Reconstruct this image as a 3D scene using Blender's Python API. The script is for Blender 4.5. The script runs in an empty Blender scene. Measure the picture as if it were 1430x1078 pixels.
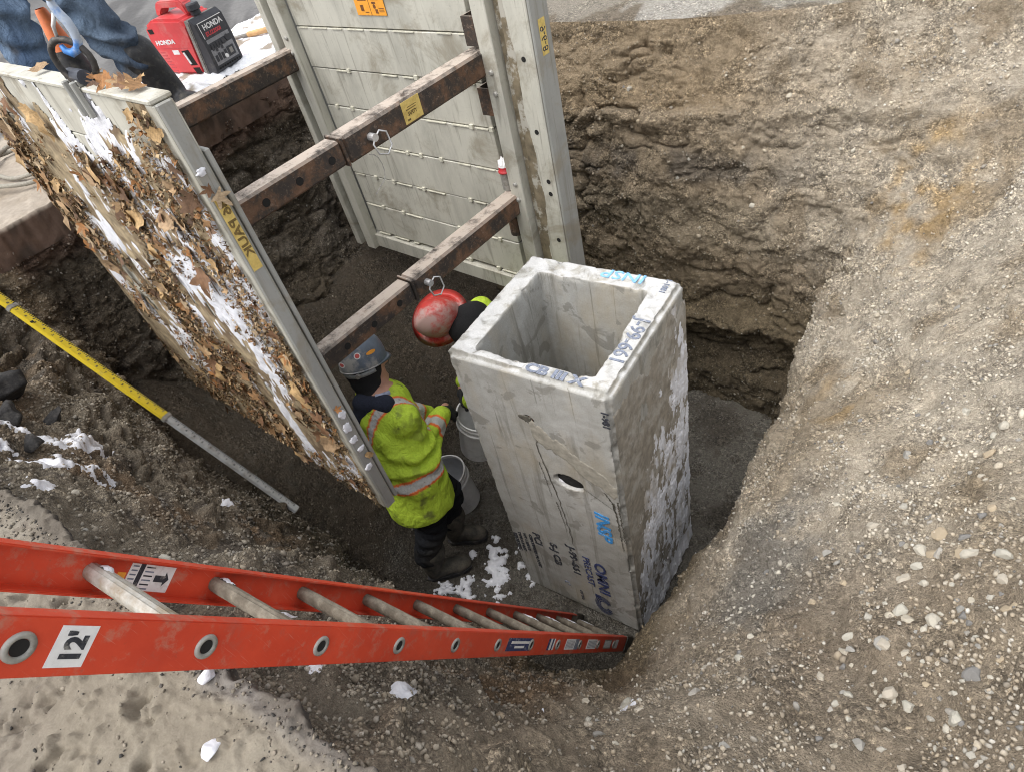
import bpy, bmesh, math, random
import numpy as np
from mathutils import Vector, Matrix, noise as mnoise

SC = bpy.context.scene
COL = SC.collection
random.seed(7)
RNG = np.random.default_rng(11)

# ------------------------------------------------------------------ camera
cam_d = bpy.data.cameras.new('camera')
cam_d.sensor_width = 36.0
cam_d.lens = 22.96
cam_d.clip_start = 0.05
cam_d.clip_end = 500
cam = bpy.data.objects.new('camera', cam_d)
COL.objects.link(cam)
R0 = (0.8315968, 0.5182343, -0.1996998)
R1 = (0.2499213, -0.6702992, -0.6987405)
R2 = (-0.4959699, 0.5311612, -0.6869364)
CAM = Vector((1.6906958, -1.4505995, 3.784982))
cam.matrix_world = Matrix(((R0[0], -R1[0], -R2[0], CAM.x), (R0[1], -R1[1], -R2[1], CAM.y),
                           (R0[2], -R1[2], -R2[2], CAM.z), (0, 0, 0, 1)))
SC.camera = cam

# ------------------------------------------------------------------ sky, sun, exposure (overcast winter day)
world = bpy.data.worlds.new('World')
SC.world = world
world.use_nodes = True
wt = world.node_tree
wt.nodes.clear()
sky = wt.nodes.new('ShaderNodeTexSky')
sky.sky_type = 'NISHITA'
sky.sun_disc = False
sky.sun_elevation = math.radians(62)
sky.sun_rotation = math.radians(205)
sky.dust_density = 3.0
hsv = wt.nodes.new('ShaderNodeHueSaturation')
hsv.inputs['Saturation'].default_value = 0.22
bg = wt.nodes.new('ShaderNodeBackground')
bg.inputs['Strength'].default_value = 0.15
wo = wt.nodes.new('ShaderNodeOutputWorld')
wt.links.new(sky.outputs[0], hsv.inputs['Color'])
wt.links.new(hsv.outputs[0], bg.inputs[0])
wt.links.new(bg.outputs[0], wo.inputs[0])
sun_d = bpy.data.lights.new('sun', 'SUN')
sun_d.energy = 0.95
sun_d.angle = math.radians(70)
sun_d.color = (1.0, 0.965, 0.91)
sun = bpy.data.objects.new('sun', sun_d)
COL.objects.link(sun)
_e, _r = math.radians(62), math.radians(205)
_dir = Vector((math.sin(_r) * math.cos(_e), math.cos(_r) * math.cos(_e), math.sin(_e)))
sun.rotation_euler = _dir.to_track_quat('Z', 'Y').to_euler()
SC.view_settings.view_transform = 'Standard'
SC.view_settings.look = 'None'
SC.view_settings.exposure = 1.15
SC.view_settings.gamma = 1.0
SC.view_settings.use_curve_mapping = False
SC.cycles.filter_width = 1.05


# ------------------------------------------------------------------ numpy noise
def _hash(i, j, k, s):
    h = (i.astype(np.uint32) * np.uint32(374761393) + j.astype(np.uint32) * np.uint32(668265263)
         + k.astype(np.uint32) * np.uint32(2246822519) + np.uint32(s * 3266489917 & 0xffffffff))
    h = (h ^ (h >> np.uint32(13))) * np.uint32(1274126177)
    h = h ^ (h >> np.uint32(16))
    return (h & np.uint32(0xffff)).astype(np.float64) / 65535.0


def vnoise(p, s=0):
    p = np.asarray(p, float)
    i = np.floor(p).astype(np.int64)
    f = p - i
    f = f * f * (3 - 2 * f)
    out = 0
    for a in (0, 1):
        wa = f[:, 0] if a else 1 - f[:, 0]
        for b in (0, 1):
            wb = f[:, 1] if b else 1 - f[:, 1]
            for c in (0, 1):
                wc = f[:, 2] if c else 1 - f[:, 2]
                out = out + wa * wb * wc * _hash(i[:, 0] + a, i[:, 1] + b, i[:, 2] + c, s)
    return out * 2 - 1


def fbm(p, freq, octv=4, s=0, gain=0.5):
    p = np.asarray(p, float)
    a, t, n = 1.0, 0, 0
    for o in range(octv):
        t = t + a * vnoise(p * freq, s + o * 17)
        n += a
        a *= gain
        freq *= 2.03
    return t / n


def sstep(a, b, x):
    t = np.clip((x - a) / (b - a), 0, 1)
    return t * t * (3 - 2 * t)


def mixc(c0, c1, t):
    return c0 * (1 - t[:, None]) + np.asarray(c1)[None, :] * t[:, None]


# ------------------------------------------------------------------ object helpers
def mesh_obj(name, verts, faces, mat=None, parent=None, col=None, smooth=False):
    me = bpy.data.meshes.new(name)
    verts = np.asarray(verts, np.float32)
    if isinstance(faces, np.ndarray):
        nf, k = faces.shape
        me.vertices.add(len(verts))
        me.vertices.foreach_set('co', verts.ravel())
        me.loops.add(nf * k)
        me.loops.foreach_set('vertex_index', faces.astype(np.int32).ravel())
        me.polygons.add(nf)
        me.polygons.foreach_set('loop_start', np.arange(0, nf * k, k, dtype=np.int32))
        me.update(calc_edges=True)
    else:
        me.from_pydata([tuple(map(float, v)) for v in verts], [], faces)
    if col is not None:
        at = me.color_attributes.new('Col', 'FLOAT_COLOR', 'POINT')
        c4 = np.ones((len(verts), 4), np.float32)
        c4[:, :3] = col
        at.data.foreach_set('color', c4.ravel())
    if smooth:
        me.polygons.foreach_set('use_smooth', np.ones(len(me.polygons), bool))
    if mat is not None:
        me.materials.append(mat)
    me.validate()
    return link(name, me, parent)


def link(name, me, parent=None):
    o = bpy.data.objects.new(name, me)
    COL.objects.link(o)
    if parent is not None:
        o.parent = parent
    return o


def bm_obj(name, bm, mat=None, parent=None, smooth=False, bevel=0.0, seg=2):
    if bevel > 0:
        bmesh.ops.bevel(bm, geom=bm.edges[:], offset=bevel, segments=seg, affect='EDGES', clamp_overlap=True)
    bmesh.ops.recalc_face_normals(bm, faces=bm.faces[:])
    me = bpy.data.meshes.new(name)
    bm.to_mesh(me)
    bm.free()
    if smooth:
        me.polygons.foreach_set('use_smooth', np.ones(len(me.polygons), bool))
    if mat is not None:
        me.materials.append(mat)
    return link(name, me, parent)


def thing(name, label, cat, loc=(0, 0, 0), group=None):
    o = bpy.data.objects.new(name, None)
    o.empty_display_size = 0.1
    COL.objects.link(o)
    o.location = loc
    tag(o, label, cat, group)
    return o


def tag(o, label=None, cat=None, group=None, kind=None):
    if label:
        o['label'] = label
    if cat:
        o['category'] = cat
    if group:
        o['group'] = group
    if kind:
        o['kind'] = kind
    return o


def frame(o, x, y, z):
    return Matrix(((x[0], y[0], z[0], o[0]), (x[1], y[1], z[1], o[1]), (x[2], y[2], z[2], o[2]), (0, 0, 0, 1)))


def add_box(bm, lo, hi, M=None):
    lo, hi = Vector(lo), Vector(hi)
    vs = []
    for z in (lo.z, hi.z):
        for (x, y) in ((lo.x, lo.y), (hi.x, lo.y), (hi.x, hi.y), (lo.x, hi.y)):
            p = Vector((x, y, z))
            vs.append(bm.verts.new(M @ p if M else p))
    for f in ((3, 2, 1, 0), (4, 5, 6, 7), (0, 1, 5, 4), (1, 2, 6, 5), (2, 3, 7, 6), (3, 0, 4, 7)):
        bm.faces.new([vs[i] for i in f])


def add_tube(bm, pts, r, n=8, closed=False, caps=True):
    pts = [Vector(p) for p in pts]
    m = len(pts)
    rr = r if isinstance(r, (list, tuple)) else [r] * m
    rings = []
    up = None
    for i, p in enumerate(pts):
        if closed:
            d = (pts[(i + 1) % m] - pts[i - 1]).normalized()
        else:
            d = (pts[min(i + 1, m - 1)] - pts[max(i - 1, 0)]).normalized()
        if up is None:
            up = d.orthogonal().normalized()
        up = (up - d * up.dot(d))
        if up.length < 1e-6:
            up = d.orthogonal()
        up.normalize()
        s = d.cross(up)
        rings.append([bm.verts.new(p + (up * math.cos(2 * math.pi * k / n) + s * math.sin(2 * math.pi * k / n)) * rr[i])
                      for k in range(n)])
    for i in range(m if closed else m - 1):
        a, b = rings[i], rings[(i + 1) % m]
        for k in range(n):
            bm.faces.new((a[k], a[(k + 1) % n], b[(k + 1) % n], b[k]))
    if caps and not closed:
        bm.faces.new(list(reversed(rings[0])))
        bm.faces.new(rings[-1])


def add_lathe(bm, prof, n=24, M=None):
    rings = []
    for (r, z) in prof:
        if r < 1e-6:
            p = Vector((0, 0, z))
            rings.append([bm.verts.new(M @ p if M else p)])
        else:
            ring = []
            for k in range(n):
                a = 2 * math.pi * k / n
                p = Vector((r * math.cos(a), r * math.sin(a), z))
                ring.append(bm.verts.new(M @ p if M else p))
            rings.append(ring)
    for a, b in zip(rings[:-1], rings[1:]):
        for k in range(n):
            k2 = (k + 1) % n
            if len(a) == 1 and len(b) == 1:
                continue
            if len(a) == 1:
                bm.faces.new((a[0], b[k2], b[k]))
            elif len(b) == 1:
                bm.faces.new((a[k], a[k2], b[0]))
            else:
                bm.faces.new((a[k], a[k2], b[k2], b[k]))


def add_text(s, size, M, mat, name='lettering', parent=None, shear=0.0, depth=0.0006, sx=1.0, bold=0.0):
    cu = bpy.data.curves.new('txt', 'FONT')
    cu.body = s
    cu.size = size
    cu.shear = shear
    cu.extrude = depth
    cu.offset = bold
    cu.resolution_u = 3
    tmp = bpy.data.objects.new('txt_tmp', cu)
    COL.objects.link(tmp)
    dg = bpy.context.evaluated_depsgraph_get()
    me = bpy.data.meshes.new_from_object(tmp.evaluated_get(dg))
    bpy.data.objects.remove(tmp)
    bpy.data.curves.remove(cu)
    me.transform(M @ Matrix.Diagonal((sx, 1, 1, 1)))
    me.materials.clear()
    me.materials.append(mat)
    return link(name, me, parent)


def patch(name, O, U, V, nu, nv, mask, height, mat, parent=None, N=None, base=0.0, col=None):
    """a thin layer lying on a plane: grid cells kept where mask(u, v) > 0, thickness from height(u, v)"""
    O, U, V = Vector(O), Vector(U), Vector(V)
    N = (Vector(N) if N else U.cross(V)).normalized()
    uu, vv = np.meshgrid(np.linspace(0, 1, nu), np.linspace(0, 1, nv), indexing='ij')
    uu, vv = uu.ravel(), vv.ravel()
    m = mask(uu, vv)
    h = base + np.where(m > 0, np.clip(m, 0, 1) ** 0.5 * height(uu, vv) + .001, np.maximum(m * .03, -.007))
    P = np.array(O)[None] + uu[:, None] * np.array(U)[None] + vv[:, None] * np.array(V)[None] + h[:, None] * np.array(N)[None]
    idx = np.arange(nu * nv).reshape(nu, nv)
    q = np.stack([idx[:-1, :-1], idx[1:, :-1], idx[1:, 1:], idx[:-1, 1:]], -1).reshape(-1, 4)
    q = q[(m[q] > 0).sum(1) >= 1]
    used = np.unique(q)
    rm = -np.ones(nu * nv, int)
    rm[used] = np.arange(len(used))
    P = P.copy()
    c = col(uu[used], vv[used]) if col else None
    return mesh_obj(name, P[used], rm[q], mat, parent, col=c, smooth=True)


# ------------------------------------------------------------------ material helpers
class NT:
    def __init__(self, name):
        self.m = bpy.data.materials.new(name)
        self.m.use_nodes = True
        self.t = self.m.node_tree
        self.t.nodes.clear()
        self.out = self.n('ShaderNodeOutputMaterial')
        self.b = self.n('ShaderNodeBsdfPrincipled')
        self.l(self.b.outputs[0], self.out.inputs[0])
        self._co = None

    def n(self, typ, **kw):
        nd = self.t.nodes.new(typ)
        for k, v in kw.items():
            setattr(nd, k, v)
        return nd

    def l(self, a, b):
        self.t.links.new(a, b)

    def coord(self, kind='Object', scale=(1, 1, 1), rot=(0, 0, 0)):
        if self._co is None:
            self._co = self.n('ShaderNodeTexCoord')
        mp = self.n('ShaderNodeMapping')
        mp.inputs['Scale'].default_value = scale
        mp.inputs['Rotation'].default_value = rot
        self.l(self._co.outputs[kind], mp.inputs[0])
        return mp.outputs[0]

    def noise(self, vec, scale, detail=5, rough=0.6, dist=0.0):
        nd = self.n('ShaderNodeTexNoise')
        nd.inputs['Scale'].default_value = scale
        nd.inputs['Detail'].default_value = detail
        nd.inputs['Roughness'].default_value = rough
        nd.inputs['Distortion'].default_value = dist
        self.l(vec, nd.inputs['Vector'])
        return nd.outputs['Fac']

    def voro(self, vec, scale, feature='F1', out='Distance'):
        nd = self.n('ShaderNodeTexVoronoi', feature=feature)
        nd.inputs['Scale'].default_value = scale
        self.l(vec, nd.inputs['Vector'])
        return nd.outputs[out]

    def ramp(self, fac, stops):
        nd = self.n('ShaderNodeValToRGB')
        e = nd.color_ramp.elements
        while len(e) < len(stops):
            e.new(0.5)
        for el, (p, c) in zip(e, stops):
            el.position = p
            el.color = (*c, 1) if len(c) == 3 else c
        self.l(fac, nd.inputs[0])
        return nd.outputs[0]

    def fac(self, f, lo, hi):
        nd = self.n('ShaderNodeMapRange')
        nd.inputs['From Min'].default_value = lo
        nd.inputs['From Max'].default_value = hi
        self.l(f, nd.inputs[0])
        return nd.outputs[0]

    def mix(self, f, a, b, mode='MIX'):
        nd = self.n('ShaderNodeMixRGB', blend_type=mode)
        if isinstance(f, (int, float)):
            nd.inputs[0].default_value = f
        else:
            self.l(f, nd.inputs[0])
        for i, v in ((1, a), (2, b)):
            if isinstance(v, tuple):
                nd.inputs[i].default_value = (*v, 1)
            else:
                self.l(v, nd.inputs[i])
        return nd.outputs[0]

    def mul(self, a, b, op='MULTIPLY'):
        nd = self.n('ShaderNodeMath', operation=op)
        for i, v in ((0, a), (1, b)):
            if isinstance(v, (int, float)):
                nd.inputs[i].default_value = v
            else:
                self.l(v, nd.inputs[i])
        return nd.outputs[0]

    def attr(self, name='Col'):
        nd = self.n('ShaderNodeAttribute', attribute_name=name)
        return nd.outputs['Color']

    def upness(self):
        g = self.n('ShaderNodeNewGeometry')
        s = self.n('ShaderNodeSeparateXYZ')
        self.l(g.outputs['Normal'], s.inputs[0])
        return s.outputs['Z']

    def bump(self, h, strength=0.3, dist=0.01):
        nd = self.n('ShaderNodeBump')
        nd.inputs['Strength'].default_value = strength
        nd.inputs['Distance'].default_value = dist
        self.l(h, nd.inputs['Height'])
        self.l(nd.outputs[0], self.b.inputs['Normal'])

    def fin(self, color, rough=0.8, metal=0.0, spec=0.5):
        if isinstance(color, tuple):
            self.b.inputs['Base Color'].default_value = (*color, 1)
        else:
            self.l(color, self.b.inputs['Base Color'])
        if isinstance(rough, (int, float)):
            self.b.inputs['Roughness'].default_value = rough
        else:
            self.l(rough, self.b.inputs['Roughness'])
        self.b.inputs['Metallic'].default_value = metal
        self.b.inputs['Specular IOR Level'].default_value = spec
        return self.m


def m_plain(name, c, rough=0.6, metal=0.0, var=0.25, scale=30, bump=0.0, spec=0.4, dirt=None, dirt_lo=0.5, dirt_hi=0.7):
    t = NT(name)
    co = t.coord()
    f = t.noise(co, scale)
    a = t.mix(t.fac(f, 0.3, 0.7), tuple(x * (1 - var) for x in c), tuple(min(1, x * (1 + var)) for x in c))
    if dirt:
        a = t.mix(t.fac(t.noise(co, scale * 0.37, 8, 0.7), dirt_lo, dirt_hi), a, dirt)
    if bump:
        t.bump(t.noise(co, scale * 3, 6, 0.7), bump, 0.004)
    return t.fin(a, rough, metal, spec)


def m_soil():
    t = NT('soil')
    co = t.coord()
    base = t.attr()
    g1 = t.noise(co, 55, 8, 0.75)
    g2 = t.noise(co, 240, 4, 0.7)
    a = t.mix(t.fac(g1, 0.3, 0.72), t.mix(1.0, base, (0.55, 0.53, 0.5), 'MULTIPLY'), t.mix(1.0, base, (1.32, 1.3, 1.27), 'MULTIPLY'))
    wco = t.n('ShaderNodeVectorMath', operation='ADD')
    nz = t.n('ShaderNodeTexNoise')
    nz.inputs['Scale'].default_value = 70
    nz.inputs['Detail'].default_value = 3
    t.l(co, nz.inputs['Vector'])
    scl = t.n('ShaderNodeVectorMath', operation='SCALE')
    scl.inputs['Scale'].default_value = 0.012
    t.l(nz.outputs['Color'], scl.inputs[0])
    t.l(co, wco.inputs[0])
    t.l(scl.outputs[0], wco.inputs[1])
    gate = t.fac(t.noise(co, 6, 4, 0.6), 0.40, 0.58)
    for sc_, amt in ((62, 0.55), (150, 0.7)):
        pc = t.voro(wco.outputs[0], sc_, out='Color')
        sp = t.n('ShaderNodeSeparateColor')
        t.l(pc, sp.inputs[0])
        cellb = t.ramp(sp.outputs[0], [(0.0, (0.42, 0.42, 0.43)), (0.55, (0.92, 0.92, 0.92)), (0.8, (1.2, 1.2, 1.18)), (1.0, (1.9, 1.9, 1.88))])
        amt_n = t.mul(gate, amt)
        a = t.mix(amt_n, a, t.mix(1.0, a, cellb, 'MULTIPLY'))
    a = t.mix(t.fac(g2, 0.35, 0.7), t.mix(1.0, a, (0.72, 0.71, 0.7), 'MULTIPLY'), t.mix(1.0, a, (1.18, 1.18, 1.18), 'MULTIPLY'))
    h = t.mul(t.mul(g1, 1.0), t.mul(t.mul(t.voro(wco.outputs[0], 62), gate), -0.55), 'ADD')
    h = t.mul(h, t.mul(t.voro(wco.outputs[0], 150), -0.4), 'ADD')
    h = t.mul(h, t.mul(g2, 0.35), 'ADD')
    t.bump(h, 0.95, 0.022)
    return t.fin(a, 0.92, 0, 0.25)


def m_stone(dark=False):
    t = NT('stone_dark' if dark else 'stone')
    co = t.coord()
    oi = t.n('ShaderNodeObjectInfo')
    base = t.attr()
    f = t.noise(co, 60, 5, 0.7)
    a = t.mix(t.fac(f, 0.3, 0.7), t.mix(1.0, base, (0.72, 0.7, 0.66), 'MULTIPLY'), t.mix(1.0, base, (1.15, 1.15, 1.13), 'MULTIPLY'))
    t.bump(f, 0.4, 0.006)
    return t.fin(a, 0.85, 0, 0.3)


def m_concrete():
    t = NT('cast_concrete')
    co = t.coord()
    big = t.noise(co, 2.2, 6, 0.62, 0.4)
    med = t.noise(co, 14, 6, 0.65)
    fine = t.noise(co, 160, 4, 0.7)
    a = t.ramp(big, [(0.28, (0.25, 0.24, 0.21)), (0.48, (0.36, 0.355, 0.33)), (0.72, (0.45, 0.445, 0.42))])
    a = t.mix(t.mul(t.fac(med, 0.42, 0.7), 0.5), a, (0.25, 0.24, 0.21))
    # run-off stains, long in z
    st = t.noise(t.coord(scale=(9, 9, 0.75)), 1.6, 7, 0.62, 0.5)
    a = t.mix(t.mul(t.fac(st, 0.55, 0.66), 0.65), a, (0.15, 0.14, 0.115))
    st2 = t.noise(t.coord(scale=(34, 34, 0.9)), 1.3, 5, 0.6, 0.6)
    a = t.mix(t.mul(t.fac(st2, 0.62, 0.68), 0.55), a, (0.10, 0.095, 0.08))
    # rusty tan wash
    tan = t.noise(t.coord(scale=(3, 3, 1.4)), 1.3, 6, 0.6)
    a = t.mix(t.mul(t.fac(tan, 0.5, 0.7), 0.5), a, (0.36, 0.30, 0.20))
    # wet blotches
    wet = t.noise(co, 5.5, 4, 0.55, 0.8)
    wf = t.fac(wet, 0.58, 0.61)
    a = t.mix(t.mul(wf, 0.6), a, (0.19, 0.18, 0.155))
    # pores
    v = t.voro(co, 95)
    pf = t.fac(v, 0.14, 0.09)
    gate = t.fac(t.noise(co, 20, 2, 0.5), 0.54, 0.58)
    pore = t.mul(pf, gate)
    a = t.mix(t.mul(pore, 0.75), a, (0.12, 0.11, 0.09))
    # frost on the upward face
    up = t.fac(t.upness(), 0.7, 0.95)
    fr = t.fac(t.noise(co, 11, 5, 0.6, 0.6), 0.38, 0.5)
    a = t.mix(t.mul(t.mul(up, fr), 0.6), a, (0.60, 0.60, 0.60))
    a = t.mix(t.fac(fine, 0.3, 0.7), t.mix(1.0, a, (0.86, 0.86, 0.86), 'MULTIPLY'), t.mix(1.0, a, (1.08, 1.08, 1.08), 'MULTIPLY'))
    h = t.mul(t.mul(med, 0.5), t.mul(fine, 0.25), 'ADD')
    h = t.mul(h, t.mul(pore, -0.5), 'ADD')
    t.bump(h, 0.35, 0.008)
    return t.fin(a, 0.85, 0, 0.3)


def m_shield(name='weathered_aluminium', c=(0.50, 0.485, 0.42)):
    t = NT(name)
    co = t.coord()
    d = t.noise(t.coord(scale=(1, 1, 0.35), rot=(0.3, 0.5, 0)), 6, 8, 0.68, 0.3)
    s = t.noise(t.coord(scale=(1.5, 1.5, 24), rot=(0.2, 0.6, 0.1)), 5, 5, 0.7)
    a = t.ramp(d, [(0.25, tuple(x * 0.72 for x in c)), (0.5, c), (0.8, tuple(min(1, x * 1.2) for x in c))])
    a = t.mix(t.mul(t.fac(s, 0.6, 0.75), 0.35), a, tuple(x * 0.62 for x in c))
    mud = t.noise(co, 3.1, 8, 0.7, 0.5)
    a = t.mix(t.mul(t.fac(mud, 0.53, 0.64), 0.6), a, (0.24, 0.205, 0.145))
    run = t.noise(t.coord(scale=(13, 13, 0.8)), 2.2, 6, 0.65, 0.6)
    a = t.mix(t.mul(t.fac(run, 0.56, 0.66), 0.5), a, (0.20, 0.185, 0.15))
    spk = t.fac(t.noise(co, 75, 3, 0.7), 0.66, 0.72)
    a = t.mix(t.mul(spk, 0.4), a, (0.13, 0.12, 0.1))
    sc = t.noise(t.coord(scale=(30, 30, 1.2), rot=(0.4, 0.9, 0.2)), 4, 3, 0.6)
    a = t.mix(t.mul(t.fac(sc, 0.66, 0.7), 0.4), a, (0.16, 0.15, 0.13))
    t.bump(t.mul(d, t.mul(s, 0.3), 'ADD'), 0.15, 0.006)
    return t.fin(a, 0.55, 0.15, 0.45)


def m_rust():
    t = NT('rusty_painted_steel')
    co = t.coord()
    f = t.noise(co, 9, 8, 0.72, 0.3)
    f2 = t.noise(co, 42, 6, 0.7)
    a = t.ramp(f, [(0.3, (0.022, 0.02, 0.02)), (0.47, (0.05, 0.038, 0.03)), (0.58, (0.13, 0.07, 0.04)), (0.75, (0.2, 0.13, 0.09))])
    a = t.mix(t.mul(t.fac(f2, 0.56, 0.68), 0.7), a, (0.21, 0.15, 0.11))
    up = t.fac(t.upness(), 0.5, 0.95)
    dust = t.fac(t.noise(co, 9, 8, 0.75), 0.36, 0.52)
    a = t.mix(t.mul(t.mul(up, dust), 0.85), a, (0.50, 0.43, 0.365))
    sp = t.fac(t.noise(co, 130, 3, 0.6), 0.66, 0.72)
    a = t.mix(t.mul(sp, 0.5), a, (0.33, 0.28, 0.23))
    t.bump(t.mul(f, f2, 'ADD'), 0.35, 0.005)
    return t.fin(a, 0.72, 0.1, 0.4)


def m_fibreglass():
    t = NT('orange_fibreglass')
    co = t.coord()
    f = t.noise(co, 6, 6, 0.65)
    a = t.ramp(f, [(0.3, (0.50, 0.045, 0.018)), (0.6, (0.60, 0.062, 0.024)), (0.8, (0.66, 0.10, 0.05))])
    for rot, sc in (((0, 0.5, 0.3), 7), ((0.8, 0.1, 1.2), 9)):
        s = t.noise(t.coord(scale=(40, 40, 1.2), rot=rot), sc, 3, 0.6)
        a = t.mix(t.mul(t.fac(s, 0.67, 0.73), 0.25), a, (0.60, 0.33, 0.26))
    d = t.noise(co, 17, 8, 0.75)
    a = t.mix(t.mul(t.fac(d, 0.53, 0.66), 0.6), a, (0.40, 0.22, 0.155))
    d2 = t.noise(t.coord(scale=(1, 3, 3)), 3.3, 9, 0.78)
    a = t.mix(t.mul(t.fac(d2, 0.55, 0.68), 0.45), a, (0.33, 0.10, 0.07))
    fi = t.noise(co, 120, 4, 0.7)
    a = t.mix(t.mul(t.fac(fi, 0.62, 0.7), 0.35), a, (0.30, 0.06, 0.035))
    t.bump(fi, 0.1, 0.002)
    return t.fin(a, 0.5, 0, 0.4)


def m_snow():
    t = NT('snow')
    co = t.coord()
    f = t.noise(co, 35, 7, 0.7)
    a = t.mix(t.fac(f, 0.3, 0.7), (0.60, 0.61, 0.65), (0.76, 0.76, 0.79))
    t.bump(f, 0.5, 0.012)
    t.b.inputs['Subsurface Weight'].default_value = 0.0
    return t.fin(a, 0.6, 0, 0.3)


def m_vcol(name, rough=0.8, bump=0.0, bs=90, var=0.2, spec=0.3, wrinkle=0.0):
    t = NT(name)
    co = t.coord()
    base = t.attr()
    f = t.noise(co, bs, 5, 0.65)
    a = t.mix(t.fac(f, 0.3, 0.7), t.mix(1.0, base, (1 - var,) * 3, 'MULTIPLY'), t.mix(1.0, base, (1 + var,) * 3, 'MULTIPLY'))
    if wrinkle:
        w1 = t.noise(t.coord(scale=(1, 1, .55)), 17, 3, .5, 1.6)
        w2 = t.noise(t.coord(scale=(1, 1, .7), rot=(.5, .3, 0)), 34, 2, .5, 1.2)
        hh = t.mul(t.mul(w1, 1.0), t.mul(w2, .4), 'ADD')
        hh = t.mul(hh, t.mul(f, .06), 'ADD')
        t.bump(hh, wrinkle, .045)
    elif bump:
        t.bump(f, bump, 0.006)
    return t.fin(a, rough, 0, spec)


M = {}
M['soil'] = m_soil()


def m_mud():
    t = NT('packed_mud')
    co = t.coord()
    base = t.attr()
    g1 = t.noise(co, 26, 9, 0.72)
    g2 = t.noise(co, 190, 4, 0.7)
    a = t.mix(t.fac(g1, 0.3, 0.7), t.mix(1.0, base, (0.84, 0.83, 0.81), 'MULTIPLY'), t.mix(1.0, base, (1.12, 1.12, 1.11), 'MULTIPLY'))
    a = t.mix(t.fac(g2, 0.35, 0.7), t.mix(1.0, a, (0.9, 0.9, 0.9), 'MULTIPLY'), t.mix(1.0, a, (1.07, 1.07, 1.07), 'MULTIPLY'))
    spk = t.fac(t.noise(co, 95, 2, 0.6), 0.70, 0.74)
    a = t.mix(t.mul(spk, 0.7), a, (0.12, 0.105, 0.085))
    t.bump(t.mul(g1, t.mul(g2, 0.25), 'ADD'), 0.5, 0.01)
    return t.fin(a, 0.85, 0, 0.3)


M['mud'] = m_mud()
M['stone'] = m_stone()
M['concrete'] = m_concrete()
M['shield'] = m_shield()
M['shield_grey'] = m_shield('grey_end_post_metal', (0.30, 0.30, 0.28))
M['rust'] = m_rust()
M['orange'] = m_fibreglass()
M['snow'] = m_snow()
M['alu'] = m_plain('dull_ladder_aluminium', (0.46, 0.45, 0.41), 0.5, 0.35, 0.2, 40, 0.15, dirt=(0.30, 0.25, 0.18), dirt_lo=0.42, dirt_hi=0.62)
M['muddy_alu'] = m_plain('muddy_ladder_aluminium', (0.25, 0.22, 0.17), 0.8, 0.0, 0.3, 40, 0.3, dirt=(0.13, 0.108, 0.08), dirt_lo=0.38, dirt_hi=0.56)
M['zinc'] = m_plain('zinc_plated_steel', (0.55, 0.55, 0.55), 0.4, 0.6, 0.15, 60)
M['galv'] = m_plain('dull_grey_metal', (0.33, 0.32, 0.29), 0.55, 0.4, 0.2, 60, dirt=(0.14, 0.12, 0.1))
M['black'] = m_plain('black_print', (0.03, 0.032, 0.04), 0.75, 0, 0.35, 140, dirt=(.26, .25, .23), dirt_lo=.54, dirt_hi=.66)
M['navy'] = m_plain('navy_print', (0.03, 0.04, 0.11), 0.75, 0, 0.3, 140, dirt=(.26, .26, .27), dirt_lo=.55, dirt_hi=.66)
M['blue'] = m_plain('blue_stencil_paint', (0.045, 0.24, 0.55), 0.7, 0, 0.3, 90, dirt=(.28, .33, .38), dirt_lo=.55, dirt_hi=.68)
M['blue_faint'] = m_plain('blue_crayon', (0.20, 0.42, 0.68), 0.8, 0, 0.3, 60)
M['grey_print'] = m_plain('faded_grey_print', (0.17, 0.19, 0.24), 0.8, 0, 0.4, 90, dirt=(.50, .50, .50), dirt_lo=.57, dirt_hi=.68)
M['void'] = m_plain('dark_hole', (0.012, 0.011, 0.01), 0.9, 0, 0.2, 30)
M['rubber'] = m_plain('black_rubber', (0.022, 0.022, 0.024), 0.55, 0, 0.4, 40, 0.1, dirt=(0.11, 0.1, 0.085), dirt_lo=0.5, dirt_hi=0.75)
M['mud_rubber'] = m_plain('mud_caked_rubber', (0.045, 0.042, 0.035), 0.75, 0, 0.4, 30, 0.3, dirt=(0.12, 0.105, 0.08), dirt_lo=0.42, dirt_hi=0.62)
M['white_label'] = m_plain('white_label', (0.72, 0.71, 0.70), 0.5, 0, 0.08, 60, dirt=(0.45, 0.42, 0.4), dirt_lo=0.55, dirt_hi=0.75)
M['yellow_label'] = m_plain('yellow_label', (0.58, 0.43, 0.13), 0.6, 0, 0.15, 60, dirt=(0.40, 0.27, 0.07), dirt_lo=0.5, dirt_hi=0.7)
M['orange_label'] = m_plain('orange_label', (0.78, 0.33, 0.04), 0.5, 0, 0.12, 60)
M['white_plastic'] = m_plain('white_pail_plastic', (0.66, 0.66, 0.65), 0.4, 0, 0.08, 20, dirt=(0.34, 0.31, 0.27), dirt_lo=0.56, dirt_hi=0.75)
M['inner_plastic'] = m_plain('grey_pail_inside', (0.40, 0.41, 0.43), 0.45, 0, 0.1, 20, dirt=(0.3, 0.28, 0.26), dirt_lo=0.56, dirt_hi=0.75)


def M_at(origin, xdir, ydir):
    x = Vector(xdir).normalized()
    y = Vector(ydir)
    y = (y - x * x.dot(y)).normalized()
    z = x.cross(y)
    return frame(origin, x, y, z)

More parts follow.
